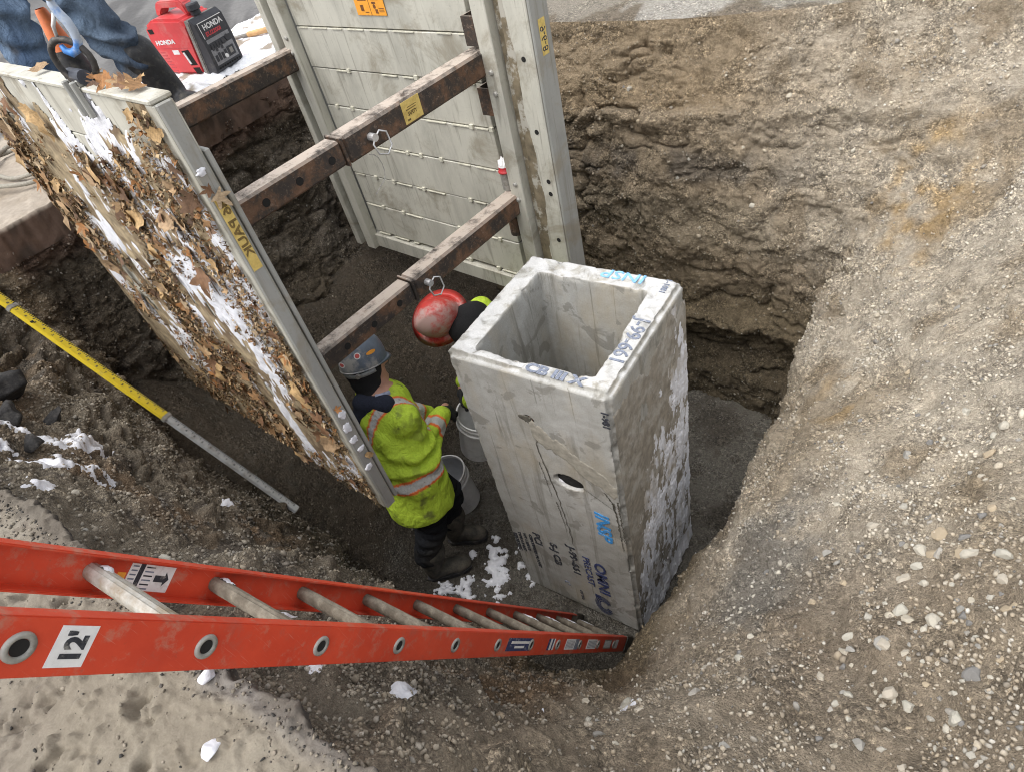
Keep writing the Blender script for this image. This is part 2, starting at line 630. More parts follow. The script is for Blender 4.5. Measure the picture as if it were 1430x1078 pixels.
# ================================================================== the excavation
# vertical profiles round the pit: bottom, low wall, crest, mid slope, rim
MER = [
    [(-2.25, -.47, .85), (-2.28, -.54, 1.45), (-2.30, -.66, 1.94), (-2.34, -1.15, 2.30), (-2.42, -1.44, 2.46)],
    [(-1.65, -.54, .75), (-1.70, -.66, 1.3), (-1.72, -.80, 1.72), (-1.72, -1.14, 2.15), (-1.72, -1.44, 2.44)],
    [(-1.0, -.56, .60), (-1.03, -.68, 1.05), (-1.08, -.83, 1.46), (-1.08, -1.14, 2.02), (-1.1, -1.44, 2.42)],
    [(-.38, -.52, -.1), (-.40, -.66, .6), (-.42, -.82, 1.14), (-.40, -1.12, 1.82), (-.4, -1.44, 2.42)],
    [(.18, -.48, -.1), (.16, -.56, .5), (.14, -.72, .95), (.14, -1.08, 1.72), (.12, -1.44, 2.42)],
    [(.50, -.46, -.1), (.47, -.53, .3), (.47, -.62, .55), (.50, -1.03, 1.50), (.55, -1.44, 2.42)],
    [(.70, -.36, -.1), (.75, -.42, .28), (.79, -.47, .50), (1.02, -.92, 1.42), (1.10, -1.46, 2.42)],
    [(.86, -.18, -.1), (.90, -.23, .30), (.95, -.29, .58), (1.36, -.84, 1.56), (1.75, -1.62, 2.42)],
    [(.95, .16, -.1), (1.00, .11, .34), (1.07, .05, .70), (1.65, -.48, 1.56), (2.7, -1.35, 2.5)],
    [(1.00, .47, -.1), (1.06, .42, .38), (1.14, .34, .80), (1.80, .05, 1.60), (2.95, -.3, 2.55)],
    [(1.02, 1.20, -.1), (1.10, 1.16, .40), (1.17, 1.08, .90), (1.90, .90, 1.66), (2.95, .8, 2.55)],
    [(1.05, 1.62, -.1), (1.13, 1.64, .50), (1.23, 1.62, 1.02), (1.92, 1.72, 1.78), (2.9, 1.9, 2.52)],
    [(.98, 1.90, -.1), (1.14, 2.02, .70), (1.28, 2.10, 1.36), (1.76, 2.36, 1.96), (2.5, 3.0, 2.47)],
    [(.74, 1.94, -.1), (.90, 2.12, .80), (1.06, 2.24, 1.60), (1.30, 2.52, 2.08), (1.6, 2.95, 2.44)],
    [(.40, 1.94, -.1), (.46, 2.12, .85), (.56, 2.20, 1.66), (.70, 2.42, 2.10), (.8, 2.74, 2.44)],
    [(0, 1.97, -.1), (-.02, 2.12, .85), (-.03, 2.17, 1.66), (0, 2.34, 2.08), (0, 2.60, 2.44)],
    [(-1, 1.98, .3), (-1, 2.06, 1.0), (-1, 2.18, 1.55), (-1, 2.30, 2.02), (-1, 2.52, 2.47)],
    [(-2.1, 2.05, .8), (-2.16, 2.13, 1.3), (-2.24, 2.22, 1.75), (-2.30, 2.36, 2.2), (-2.36, 2.50, 2.48)],
    [(-2.02, 1.40, .85), (-2.18, 1.48, 1.4), (-2.33, 1.55, 1.85), (-2.40, 1.6, 2.28), (-2.42, 1.62, 2.47)],
    [(-2.0, .50, .85), (-2.20, .50, 1.4), (-2.37, .50, 1.85), (-2.42, .5, 2.28), (-2.43, .5, 2.47)],
    [(-2.1, -.20, .85), (-2.28, -.25, 1.45), (-2.38, -.28, 1.85), (-2.43, -.3, 2.28), (-2.44, -.3, 2.47)],
]


def cr(p0, p1, p2, p3, t):
    return 0.5 * ((2 * p1) + (-p0 + p2) * t + (2 * p0 - 5 * p1 + 4 * p2 - p3) * t * t + (-p0 + 3 * p1 - 3 * p2 + p3) * t ** 3)


def resample(P, n, closed, dens=None):
    """P (K, ...) -> n samples along axis 0, spread by length"""
    K = len(P)
    if not closed:
        P = np.concatenate([2 * P[:1] - P[1:2], P, 2 * P[-1:] - P[-2:-1]])
        segs = [(i, i + 1, i + 2, i + 3) for i in range(K - 1)]
    else:
        segs = [((i - 1) % K, i, (i + 1) % K, (i + 2) % K) for i in range(K)]
    fine = []
    for s in segs:
        for t in np.linspace(0, 1, 24, endpoint=False):
            fine.append(cr(P[s[0]], P[s[1]], P[s[2]], P[s[3]], t))
    fine.append(P[1] * 0 + (P[0] if closed else P[-2]))
    F = np.array(fine)
    d = np.linalg.norm((F[1:] - F[:-1]).reshape(len(F) - 1, -1, 3).mean(1) if F.ndim > 2 else F[1:] - F[:-1], axis=-1)
    s = np.concatenate([[0], np.cumsum(d)])
    q = np.linspace(0, s[-1], n, endpoint=not closed)
    i = np.clip(np.searchsorted(s, q, side='right') - 1, 0, len(F) - 2)
    t = (q - s[i]) / np.maximum(s[i + 1] - s[i], 1e-9)
    t = t.reshape((-1,) + (1,) * (F.ndim - 1))
    return F[i] * (1 - t) + F[i + 1] * t


NTH, NPR = 1400, 310
G = resample(np.array(MER, float), NTH, True)                 # (NTH, 5, 3)
G = np.transpose(resample(np.transpose(G, (1, 0, 2)), NPR, False), (1, 0, 2))   # (NTH, NPR, 3)


def grid_normals(G, closed=True):
    if closed:
        du = np.roll(G, -1, 0) - np.roll(G, 1, 0)
    else:
        du = np.gradient(G, axis=0)
    dv = np.gradient(G, axis=1)
    n = np.cross(du, dv)
    return n / np.maximum(np.linalg.norm(n, axis=-1, keepdims=True), 1e-9)


Nn = grid_normals(G)
cen = np.array([-.2, .5, 1.4])
if (Nn * (cen - G)).sum() < 0:
    Nn = -Nn
P = G.reshape(-1, 3)
NV = Nn.reshape(-1, 3)
par = np.tile(np.linspace(0, 1, NPR), NTH)
x, y, z = P.T
far = sstep(1.2, 1.9, y) * (1 - sstep(.8, 2.0, x + .3 * fbm(P, 2, 3, 16)))          # far wall
left = 1 - sstep(-2.0, -1.7, x)
right = sstep(.85, 1.3, x) * (1 - far)
near = (1 - sstep(-.6, -.3, y)) * (1 - sstep(.9, 1.4, x))
d = 0.10 * fbm(P, 1.6, 3, 1) + 0.045 * fbm(P, 5, 3, 2) * (1 - .4 * right)
led = fbm(P * np.array([1.2, 1.2, 7.5]), 1.0, 4, 5)
brk = sstep(-.15, .35, fbm(P, 1.3, 3, 15))
d = d + (0.050 * led + 0.03 * np.abs(fbm(P * np.array([2, 2, 7]), 1.3, 3, 8))) * (far + left * .8 + .25 * near) * (.25 + .75 * brk)
crk = (1 - np.abs(fbm(P * np.array([1, 1, 1.8]), 3.2, 3, 17))) ** 14
crk2 = (1 - np.abs(fbm(P, 8.5, 3, 18))) ** 14
d = d - (.065 * crk * sstep(-.1, .3, fbm(P, 2, 2, 19)) + .022 * crk2) * (far + left + near + .25 * right)
d = d + (.032 * np.abs(fbm(P, 6.5, 3, 14)) ** .8) * (far + left + near)
cl = fbm(P, 16, 4, 9)
rough_n = 0.55 + 0.45 * sstep(-.2, .4, fbm(P, 2.4, 3, 13))
d = d + 0.026 * np.abs(cl) * rough_n + 0.012 * fbm(P, 42, 3, 21) * rough_n + 0.006 * fbm(P, 105, 2, 25) * rough_n
chunk = np.clip(fbm(P, 9, 2, 31) - .22, 0, 1)
d = d + 0.10 * chunk * (near + .6 * far + .8 * left)
# overhanging ledge low on the far wall
d = d + far * (0.09 * np.exp(-((z - .62 - .08 * fbm(P, 2.2, 2, 40)) / .07) ** 2) - 0.07 * np.exp(-((z - .40) / .10) ** 2))
d = d + far * (0.05 * np.exp(-((z - 1.98 - .08 * fbm(P, 1.5, 2, 41)) / .05) ** 2))
fade = 1 - sstep(.94, 1.0, par)
clod = np.clip(fbm(P, 13, 3, 33) - .12, 0, 1)
d = d + .05 * clod * (right + .4 * near) + right * (.045 * fbm(P, 3.4, 3, 34) + .03 * np.abs(fbm(P, 8, 3, 35)))
d = d * (0.08 + 0.92 * fade)
P2 = P + NV * d[:, None]
# soil colours: layers by height and patches, dark tones hold damp and shade alike
x, y, z = P.T
n1 = fbm(P, 1.5, 4, 51)
n2 = fbm(P, 4.5, 4, 52)
n3 = fbm(P, 13, 4, 53)
zz = z + .10 * n1 + .05 * n2
c = np.tile(np.array([.33, .268, .19]), (len(P), 1))
c = mixc(c, (.34, .295, .23), sstep(2.12, 2.25, zz))
c = mixc(c, (.33, .255, .165), sstep(1.80 + .2, 1.95 + .1, zz + .12 * n2) * .8 + 0 * sstep(1.86, 1.95, zz) * (1 - sstep(2.06, 2.14, zz)))
c = mixc(c, (.20, .17, .135), sstep(1.62, 1.7, zz) * (1 - sstep(1.80, 1.88, zz)) * sstep(-.3, .2, n2))
c = mixc(c, (.32, .268, .195), sstep(1.15, 1.3, zz) * (1 - sstep(1.5, 1.6, zz)))
c = mixc(c, (.18, .145, .095), 1 - sstep(.75, 1.1, zz))  # low wall darkened for wet soil and the shade of the pit
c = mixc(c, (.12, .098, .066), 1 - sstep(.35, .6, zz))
# right slope: dry pale gravelly fill
rs = sstep(1.0, 1.22, x + .05 * n2) * (1 - sstep(1.6, 2.2, y))
rs = np.maximum(rs, sstep(.25, 1.55, x + .35 * n2 + .3 * (z - 1.6)) * sstep(.7, 1.4, z + .3 * (x - 1)))  # pale tone carried into the far corner to offset its shade
pale = mixc(np.tile(np.array([.445, .38, .29]), (len(P), 1)), (.55, .495, .41), sstep(-.3, .2, n1))
pale = mixc(pale, (.30, .24, .165), sstep(.12, .42, n2) * .7)
c = c * (1 - rs[:, None]) + pale * rs[:, None]
och = np.exp(-(((x - 1.50) / .20) ** 2 + ((y - 2.15) / .42) ** 2 + ((z - 1.72) / .32) ** 2)) * 1.3 \
    + np.exp(-(((x - 1.46) / .10) ** 2 + ((y - 1.0) / .25) ** 2)) * .85 * sstep(-.2, .2, n2)
c = mixc(c, (.40, .285, .145), np.clip(och * (0.35 + 1.6 * n3 + .9 * n2), 0, .85))
brn = np.exp(-(((x - 1.62) / .16) ** 2 + ((y + .35) / .22) ** 2)) + .8 * np.exp(-(((x - 1.12) / .18) ** 2 + ((y + .55) / .16) ** 2))
c = mixc(c, (.165, .115, .075), np.clip(brn * (.8 + 1.2 * n2), 0, .8))
low_r = rs * (1 - sstep(-.25, .35, y + .35 * n2)) * sstep(-.2, .25, n1 + .6)
c = mixc(c, (.30, .25, .19), np.clip(low_r * .75, 0, .8))
gry = np.exp(-(((x - 1.42) / .18) ** 2 + ((y - .02) / .5) ** 2)) * sstep(-.15, .2, n2 + n3 * .5)
c = mixc(c, (.255, .245, .225), np.clip(gry, 0, .8))
# near bank: grey brown clods, browner in the hollow
nb = (1 - sstep(-.75, -.55, y)) * (1 - sstep(.8, 1.1, x)) + (1 - sstep(-.5, -.3, y)) * (1 - sstep(.5, .9, x)) * 0
c_nb = mixc(np.tile(np.array([.27, .235, .185]), (len(P), 1)), (.26, .185, .12), sstep(-.1, .35, n1 + .4 * n2))
c_nb = mixc(c_nb, (.15, .13, .108), sstep(.1, .4, n3 + .5 * n2))
c = c * (1 - nb[:, None]) + c_nb * nb[:, None]
# left end wall and the trench below the bank: dirt coloured dark for damp and shade, under red-brown road base
lw = (1 - sstep(-2.2, -1.85, x)) * sstep(-.62, -.5, y)
c_l = mixc(np.tile(np.array([.125, .103, .077]), (len(P), 1)), (.19, .165, .135), sstep(.0, .4, n2 + n3 * .6))
c_l = mixc(c_l, (.15, .10, .075), sstep(2.18, 2.30, zz))
c = c * (1 - lw[:, None]) + c_l * lw[:, None]
tr = (1 - sstep(-.72, -.6, y + .04 * n2)) * 0 + (1 - sstep(1.1, 1.5, z)) * (1 - sstep(-.3, .1, x)) * (1 - sstep(-.2, .2, y))
c = mixc(c, (.095, .08, .06), np.clip(tr, 0, 1) * .85)
c = c * (1 + .28 * n3[:, None] + .14 * fbm(P, 45, 2, 61)[:, None])
c = np.clip(c, .015, .8)
idx = np.arange(NTH * NPR).reshape(NTH, NPR)
nx = np.roll(idx, -1, 0)
F = np.stack([idx[:, :-1], nx[:, :-1], nx[:, 1:], idx[:, 1:]], -1).reshape(-1, 4)
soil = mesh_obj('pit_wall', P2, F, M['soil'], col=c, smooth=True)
tag(soil, 'layered brown and pale gravelly soil slopes of the dug pit', kind='structure')
WALLP, WALLN, WALLC = P2, NV, c


# ---- pit floor
def floor_h(x, y):
    h = sstep(.72, 1.55, -x) * .98 + sstep(1.5, 2.2, -x) * .27
    h = h + sstep(.20, .50, -y) * sstep(.1, .9, -x) * .22
    h = h * (1 - .25 * sstep(.2, .8, y) * (1 - sstep(1.4, 2.0, -x)))
    return h


xs = np.arange(-2.6, 1.3, .011)
ys = np.arange(-.85, 2.3, .011)
X, Y = np.meshgrid(xs, ys, indexing='ij')
X, Y = X.ravel(), Y.ravel()
Z = floor_h(X, Y)
Q = np.stack([X, Y, Z], -1)
hill = sstep(.05, .3, Z)
Q[:, 2] += .02 * fbm(Q, 4, 3, 71) + (.012 + .035 * hill) * np.abs(fbm(Q, 11, 4, 72)) + .008 * fbm(Q, 45, 3, 73) + .005 * fbm(Q, 110, 2, 74) - .02
fc = mixc(np.tile(np.array([.175, .165, .145]), (len(Q), 1)), (.10, .09, .076), sstep(-.1, .3, fbm(Q, 3, 3, 75)))  # floor colour kept dark for damp gravel and pit shade together
fc = mixc(fc, (.12, .10, .077), hill)
fc = mixc(fc, (.11, .098, .08), sstep(.15, .4, fbm(Q, 14, 3, 76)) * .7)
idx = np.arange(len(Q)).reshape(len(xs), len(ys))
F = np.stack([idx[:-1, :-1], idx[1:, :-1], idx[1:, 1:], idx[:-1, 1:]], -1).reshape(-1, 4)
fl = mesh_obj('pit_floor', Q, F, M['soil'], col=fc, smooth=True)
tag(fl, 'dark damp gravel floor at the bottom of the pit', kind='structure')
FLOORP, FLOORC = Q, fc

# ---- open ground round the rim, out to the distance
rim = G[:, -1, :]
ctr = np.array([.1, .4])
steps = np.array([0, .02, .04, .06, .09, .12, .16, .2, .25, .3, .36, .42, .49, .56, .64, .72, .8, .9, 1.1, 1.4, 1.8, 2.4, 3.2, 4.5, 7, 12, 25, 60, 140])
sub = rim[::2]
outd = sub[:, :2] - ctr
outd /= np.linalg.norm(outd, axis=1, keepdims=True)
rings = []
for s in steps:
    r = sub.copy()
    r[:, :2] += outd * s
    zz_ = np.where(s > .5, 2.47, sub[:, 2] * (1 - s / .5) + 2.47 * (s / .5)) - (.012 if s > 0 else 0.004)
    r[:, 2] = zz_ + (.03 * fbm(r, 3, 3, 81) + .012 * fbm(r, 14, 3, 82)) * min(1, s / .06) * (1 if s < 6 else .2)
    rings.append(r)
RG = np.stack(rings, 1)
Pg = RG.reshape(-1, 3)
gc = mixc(np.tile(np.array([.36, .33, .28]), (len(Pg), 1)), (.50, .48, .44), sstep(-.2, .3, fbm(Pg, 1.7, 3, 83)))
edge = (1 - sstep(2.66, 2.74, Pg[:, 1] - .06 * Pg[:, 0] + .55 * fbm(Pg * np.array([1.6, .5, 1]), 3.2, 4, 84))) * sstep(1.5, 2.2, Pg[:, 1]) * (Pg[:, 0] < 2.2)
gc = mixc(gc, (.24, .205, .16), edge)
gc = mixc(gc, (.46, .42, .35), sstep(1.4, 2.0, Pg[:, 0]) * .7)
n0, n1_ = RG.shape[:2]
idx = np.arange(n0 * n1_).reshape(n0, n1_)
nx = np.roll(idx, -1, 0)
F = np.stack([idx[:, :-1], nx[:, :-1], nx[:, 1:], idx[:, 1:]], -1).reshape(-1, 4)
tag(mesh_obj('ground', Pg, F, M['soil'], col=gc, smooth=True), 'pale muddy ground round the pit', kind='structure')


# ---- pavement: a near slab under the ladder and a left slab beyond the trench box, saw-cut edges
def slab(name, xs, ys, zfun, edge_axis, colfun, thick, label, jit):
    X, Y = np.meshgrid(xs, ys, indexing='ij')
    sh = X.shape
    P = np.stack([X.ravel(), Y.ravel(), np.zeros(X.size)], -1)
    zt = zfun(P)
    P[:, 2] = zt
    g = P.reshape(sh[0], sh[1], 3)
    e = g[:, -1, :].copy() if edge_axis == 'y' else g[-1, :, :].copy()
    w = fbm(e, 6, 4, 90) * jit + fbm(e, 40, 3, 91) * jit * .35
    ax = 1 if edge_axis == 'y' else 0
    fall = np.clip(1 - np.abs((g[..., ax] - (ys[-1] if ax == 1 else xs[-1])) / .12), 0, 1)
    g[..., ax] += fall * (w[:, None] if ax == 1 else w[None, :])
    rows = [g]
    e = (g[:, -1:, :] if ax == 1 else np.transpose(g[-1:, :, :], (1, 0, 2)))
    gg = g if ax == 1 else np.transpose(g, (1, 0, 2))
    sk = []
    for k, dz in enumerate(np.linspace(0, thick, 9)[1:]):
        r = e.copy()
        r[..., 2] -= dz
        r[..., ax] += (.012 * fbm(r.reshape(-1, 3), 22, 3, 92) + .01 * fbm(r.reshape(-1, 3), 60, 2, 93)).reshape(r.shape[:-1]) - .004 * k
        sk.append(r)
    A = np.concatenate([gg] + sk, 1)
    ntop = gg.shape[1]
    Pf = A.reshape(-1, 3)
    top = np.zeros(A.shape[:2], bool)
    top[:, :ntop] = True
    cc = colfun(Pf, top.ravel())
    idx = np.arange(A.shape[0] * A.shape[1]).reshape(A.shape[:2])
    F = np.stack([idx[:-1, :-1], idx[1:, :-1], idx[1:, 1:], idx[:-1, 1:]], -1).reshape(-1, 4)
    if ax == 0:
        F = F[:, ::-1]
    o = mesh_obj(name, Pf, F, M['mud'], col=cc, smooth=True)
    return tag(o, label, kind='structure')


def near_z(P):
    pit = np.clip(fbm(P, 17, 3, 95) - .22, 0, 1)
    m = fbm(P, 2.5, 3, 96)
    r = sstep(.15, .45, P[:, 0] + .25 * m) * sstep(-1.66, -1.5, P[:, 1] + .1 * m)
    return 2.5 + .006 * m + .003 * fbm(P, 12, 3, 97) - .07 * pit * sstep(-.25, .2, m) + r * (.010 * np.abs(fbm(P, 24, 3, 98)) + .003 * fbm(P, 70, 2, 99)) \
        + .05 * np.clip(fbm(P, 26, 3, 101) - .26, 0, 1) + .012 * np.clip(fbm(P, 60, 2, 99) - .2, 0, 1)


def near_c(P, top):
    n = fbm(P, 3, 4, 102)
    c = mixc(np.tile(np.array([.225, .196, .157]), (len(P), 1)), (.205, .176, .138), sstep(-.1, .35, n))
    c = mixc(c, (.265, .24, .20), sstep(.1, .4, fbm(P, 6, 3, 103)) * .6)
    c = mixc(c, (.15, .125, .10), sstep(.24, .42, fbm(P, 17, 3, 95)) * .8)
    c = mixc(c, (.165, .138, .108), sstep(.08, .4, fbm(P, 9, 5, 107) + .3 * fbm(P, 35, 3, 108)) * .55)
    c = mixc(c, (.25, .22, .17), sstep(.25, .55, P[:, 0] + .2 * n) * .6)
    ew = sstep(-1.49, -1.44, P[:, 1] + .035 * fbm(P, 8, 3, 104)) * sstep(.30, .6, P[:, 0])
    c = mixc(c, (.20, .185, .175), ew * .75)
    eg = sstep(-1.475, -1.415, P[:, 1] + .05 * fbm(P, 11, 4, 109))
    c = mixc(c, (.115, .098, .08), eg * .8)
    c = c * .86
    s = ~top
    cs = mixc(np.tile(np.array([.055, .05, .047]), (len(P), 1)), (.15, .13, .11), sstep(0, .35, fbm(P, 20, 3, 105)))
    c[s] = cs[s]
    return c * (1 + .10 * fbm(P, 40, 3, 106))[:, None]


xs = np.concatenate([np.linspace(-8, -3.2, 60, endpoint=False), np.arange(-3.2, -1.45, .02), np.arange(-1.45, 1.3, .0052)])
ys = np.concatenate([np.linspace(-8, -3.2, 40, endpoint=False), np.arange(-3.2, -2.1, .02), np.arange(-2.1, -1.405, .0052)])
slab('pavement', xs, ys, near_z, 'y', near_c, .13, 'pale mud-covered pavement slab under the ladder top', .055)


def left_z(P):
    m = fbm(P, 2.0, 3, 110)
    return 2.55 + .02 * m + .008 * fbm(P, 9, 3, 111) + .004 * fbm(P, 40, 2, 112)


def left_c(P, top):
    n = fbm(P, 2, 4, 113)
    c = mixc(np.tile(np.array([.33, .285, .235]), (len(P), 1)), (.26, .215, .165), sstep(-.1, .35, n))
    road = sstep(3.75, 3.95, -P[:, 0] + .12 * n + .18 * P[:, 1] - .25)
    rut = fbm(P @ np.array([[.5, .5, 0], [.87, -.87, 0], [0, 0, 1]]).T * np.array([8, .6, 1]), 1.0, 3, 114)
    rc = mixc(np.tile(np.array([.085, .083, .083]), (len(P), 1)), (.15, .147, .145), sstep(-.1, .4, rut))
    c = c * (1 - road[:, None]) + rc * road[:, None]
    s = ~top
    cs = mixc(np.tile(np.array([.16, .105, .08]), (len(P), 1)), (.085, .062, .05), sstep(-.1, .4, fbm(P, 9, 3, 115)))
    c[s] = cs[s]
    return c * (1 + .14 * fbm(P, 30, 3, 116))[:, None]


xs = np.concatenate([np.linspace(-60, -9, 30, endpoint=False), np.linspace(-9, -4.2, 90, endpoint=False), np.arange(-4.2, -2.385, .012)])
ys = np.concatenate([np.linspace(-1.40, -.9, 12, endpoint=False), np.arange(-.9, 3.4, .012), np.linspace(3.4, 60, 50)])
slab('road', xs, ys, left_z, 'x', left_c, .20, 'grey asphalt road and muddy shoulder beyond the trench box', .03)

# ================================================================== stones and gravel
def stone_mesh(seed, sub=1, flat=.62):
    bm = bmesh.new()
    bmesh.ops.create_icosphere(bm, subdivisions=sub, radius=1)
    r = random.Random(seed)
    off = Vector((r.random() * 50, r.random() * 50, r.random() * 50))
    cuts = [(Vector((r.gauss(0, 1), r.gauss(0, 1), r.gauss(0, 1))).normalized(), r.uniform(.42, .8)) for _ in range(9)]
    for v in bm.verts:
        p = v.co.copy()
        for n, dd in cuts:
            e = p.dot(n) - dd
            if e > 0:
                p -= n * e
        p *= 1 + .18 * mnoise.noise(p * 1.3 + off)
        p.z *= flat
        v.co = p
    V = np.array([v.co[:] for v in bm.verts])
    F = np.array([[v.index for v in f.verts] for f in bm.faces])
    bm.free()
    return V, F


SM = [stone_mesh(i, 1) for i in range(10)]
SM2 = [stone_mesh(100 + i, 2, .7) for i in range(9)]


def rand_rot(n):
    q = RNG.normal(size=(n, 4))
    q /= np.linalg.norm(q, axis=1, keepdims=True)
    w, x, y, z = q.T
    return np.stack([1 - 2 * (y * y + z * z), 2 * (x * y - z * w), 2 * (x * z + y * w), 2 * (x * y + z * w), 1 - 2 * (x * x + z * z),
                     2 * (y * z - x * w), 2 * (x * z - y * w), 2 * (y * z + x * w), 1 - 2 * (x * x + y * y)], -1).reshape(-1, 3, 3)


def scatter(name, pos, nor, size, cols, label, sink=.25, smooth=False):
    VV, FF, CC = [], [], []
    base = 0
    kind = RNG.integers(0, len(SM), len(pos))
    for k, (V, F) in enumerate(SM):
        m = kind == k
        n = m.sum()
        if not n:
            continue
        R = rand_rot(n)
        a = (V[None] @ R.transpose(0, 2, 1)) * size[m][:, None, None] + (pos[m] + nor[m] * (size[m] * (.5 - sink))[:, None])[:, None]
        VV.append(a.reshape(-1, 3))
        FF.append((F[None] + (np.arange(n) * len(V))[:, None, None] + base).reshape(-1, 3))
        CC.append(np.repeat(cols[m], len(V), 0))
        base += n * len(V)
    o = mesh_obj(name, np.concatenate(VV), np.concatenate(FF), M['stone'], col=np.concatenate(CC), smooth=smooth)
    return tag(o, label, kind='stuff')


def stone_cols(n, soilc, lightness):
    pal = np.array([(.40, .385, .35), (.48, .45, .39), (.30, .285, .26), (.34, .285, .215), (.22, .215, .205), (.16, .155, .15), (.52, .50, .46)])
    c = pal[RNG.integers(0, len(pal), n)] * (.8 + .4 * RNG.random((n, 1)))
    return soilc * (1 - lightness[:, None]) + c * lightness[:, None]


# wall gravel: weight by where the photograph shows it
wp, wn, wc = WALLP, WALLN, WALLC
x, y, z = wp.T
clus = sstep(-.1, .35, fbm(wp, 3.1, 3, 201)) + .9 * sstep(.1, .4, fbm(wp, 8, 3, 202))
wr = sstep(1.05, 1.3, x) * (y < 2.9) * (z < 2.5)
w = .12 + clus * (.55 * wr + .25)
w *= 1 + 2.2 * np.exp(-(((x - 1.45) / .2) ** 2 + ((y - .1) / .5) ** 2)) + 2.5 * np.exp(-(((x - 1.95) / .16) ** 2 + ((y + .3) / .4) ** 2))
w = np.where((y < -.5) & (x < 1.0), .35 + .9 * clus, w)
w *= (z > -.05) & (z < 2.47)
# even out by cell area
du = np.linalg.norm(np.roll(G, -1, 0) - G, axis=-1)
dv = np.linalg.norm(np.gradient(G, axis=1), axis=-1)
w = w * (du * dv).ravel()
w /= w.sum()
n = 52000
ix = RNG.choice(len(wp), n, p=w)
sz = .0034 + .0085 * RNG.random(n) ** 2.2 + np.where(RNG.random(n) < .03, .004 + .007 * RNG.random(n) ** 2, 0)
pale = np.where(RNG.random(n) < .6, .10 + .25 * RNG.random(n), .45 + .5 * RNG.random(n))
pale *= np.where(x[ix] > 1.05, 1.0, .55)
scatter('slope_gravel', wp[ix], wn[ix], sz, stone_cols(n, wc[ix], pale), 'loose gravel lying over the pit slopes')

# floor gravel
fp = FLOORP
w = (.25 + sstep(-.1, .4, fbm(fp, 4, 3, 203))) * (1 - .6 * sstep(.1, .5, fp[:, 2]))
w /= w.sum()
n = 13000
ix = RNG.choice(len(fp), n, p=w)
sz = .005 + .007 * RNG.random(n) ** 2
nn = np.tile(np.array([0, 0, 1.]), (n, 1))
fcol = stone_cols(n, FLOORC[ix] * 1.15, .10 + .22 * RNG.random(n) ** 3)
scatter('floor_gravel', fp[ix], nn, sz, fcol * .8, 'dark crushed stone on the pit floor')

# crumbs trodden onto the pavement slab
n = 3800
cx_ = RNG.uniform(-1.0, 1.2, n * 6)
cy_ = RNG.uniform(-2.0, -1.42, n * 6)
pp_ = np.stack([cx_, cy_, 0 * cx_], -1)
w_ = np.clip(fbm(pp_, 5, 4, 205), 0, 1) ** 1.5 + .5 * np.exp(-((cy_ + 1.42) / .05) ** 2) + .02
keep_ = RNG.choice(n * 6, n, replace=False, p=w_ / w_.sum())
pp_ = pp_[keep_]
pp_[:, 2] = near_z(pp_)
s_ = .0012 + .0065 * RNG.random(n) ** 3
ccol = np.array([(.10, .09, .08), (.17, .15, .12), (.24, .21, .17), (.05, .048, .045)])[RNG.integers(0, 4, n)]
scatter('pavement_crumbs', pp_, np.tile(np.array([0, 0, 1.]), (n, 1)), s_, ccol, 'dark crumbs of dirt and asphalt trodden onto the pavement')

# single stones one could pick up
STONE_ME = []
stone_pal = [(.46, .43, .37), (.38, .36, .32), (.43, .41, .36), (.40, .33, .24), (.30, .29, .27), (.20, .195, .19), (.44, .40, .33), (.35, .33, .30), (.43, .39, .33)]
for i, (V, F) in enumerate(SM2):
    me = bpy.data.meshes.new('stone')
    me.from_pydata(V.tolist(), [], F.tolist())
    at = me.color_attributes.new('Col', 'FLOAT_COLOR', 'POINT')
    at.data.foreach_set('color', np.tile(np.array([*stone_pal[i], 1], np.float32), (len(V), 1)).ravel())
    me.materials.append(M['stone'])
    STONE_ME.append(me)


def put_stone(p, nrm, s, label, group, k=None, sink=.25):
    o = link('stone', STONE_ME[RNG.integers(0, 9) if k is None else k])
    o.location = Vector(p) + Vector(nrm) * s * (.30 - sink)
    q = Vector(nrm).to_track_quat('Z', 'Y')
    o.rotation_mode = 'QUATERNION'
    from mathutils import Quaternion
    o.rotation_quaternion = q @ Quaternion((0, 0, 1), RNG.random() * 6.28) @ Quaternion((1, 0, 0), (RNG.random() - .5) * .7)
    o.scale = (s * (1 + .5 * RNG.random()), s, s)
    return tag(o, label, 'stone', group)


def stones_in(cx, cy, sx, sy, n, smin, smax, label, group, zlim=(0, 2.5)):
    x, y, z = wp.T
    w = np.exp(-(((x - cx) / sx) ** 2 + ((y - cy) / sy) ** 2)) * (z > zlim[0]) * (z < zlim[1]) * (du * dv).ravel()
    w /= w.sum()
    for i in RNG.choice(len(wp), n, p=w):
        put_stone(wp[i], wn[i], smin + (smax - smin) * RNG.random() ** 3, label, group)


stones_in(1.95, -.38, .18, .32, 140, .008, .029, 'pale rounded stone in the loose heap low on the right slope', 'stones heaped low on the right slope')
stones_in(1.85, .45, .22, .5, 70, .008, .028, 'pale angular stone on the upper right slope', 'stones on the upper right slope')
stones_in(1.42, -.15, .22, .35, 40, .008, .02, 'grey stone in the crushed gravel streak on the right slope', 'stones in the gravel streak')
stones_in(1.2, -.85, .35, .15, 26, .008, .028, 'pale stone on the bank below the ladder', 'stones on the bank below the ladder')
stones_in(.3, 2.3, .8, .35, 40, .008, .022, 'small pale stone stuck in the far soil wall', 'stones in the far wall')
stones_in(-.8, -1.0, .7, .3, 34, .008, .026, 'grey stone on the bank beside the yellow rod', 'stones on the left bank')

# ================================================================== concrete catch basin
BW, BD, BH = .796, .754, 2.01
BTH = .118


def eval_apply(o):
    dg = bpy.context.evaluated_depsgraph_get()
    me = bpy.data.meshes.new_from_object(o.evaluated_get(dg))
    old = o.data
    o.modifiers.clear()
    o.data = me
    bpy.data.meshes.remove(old)
    return o


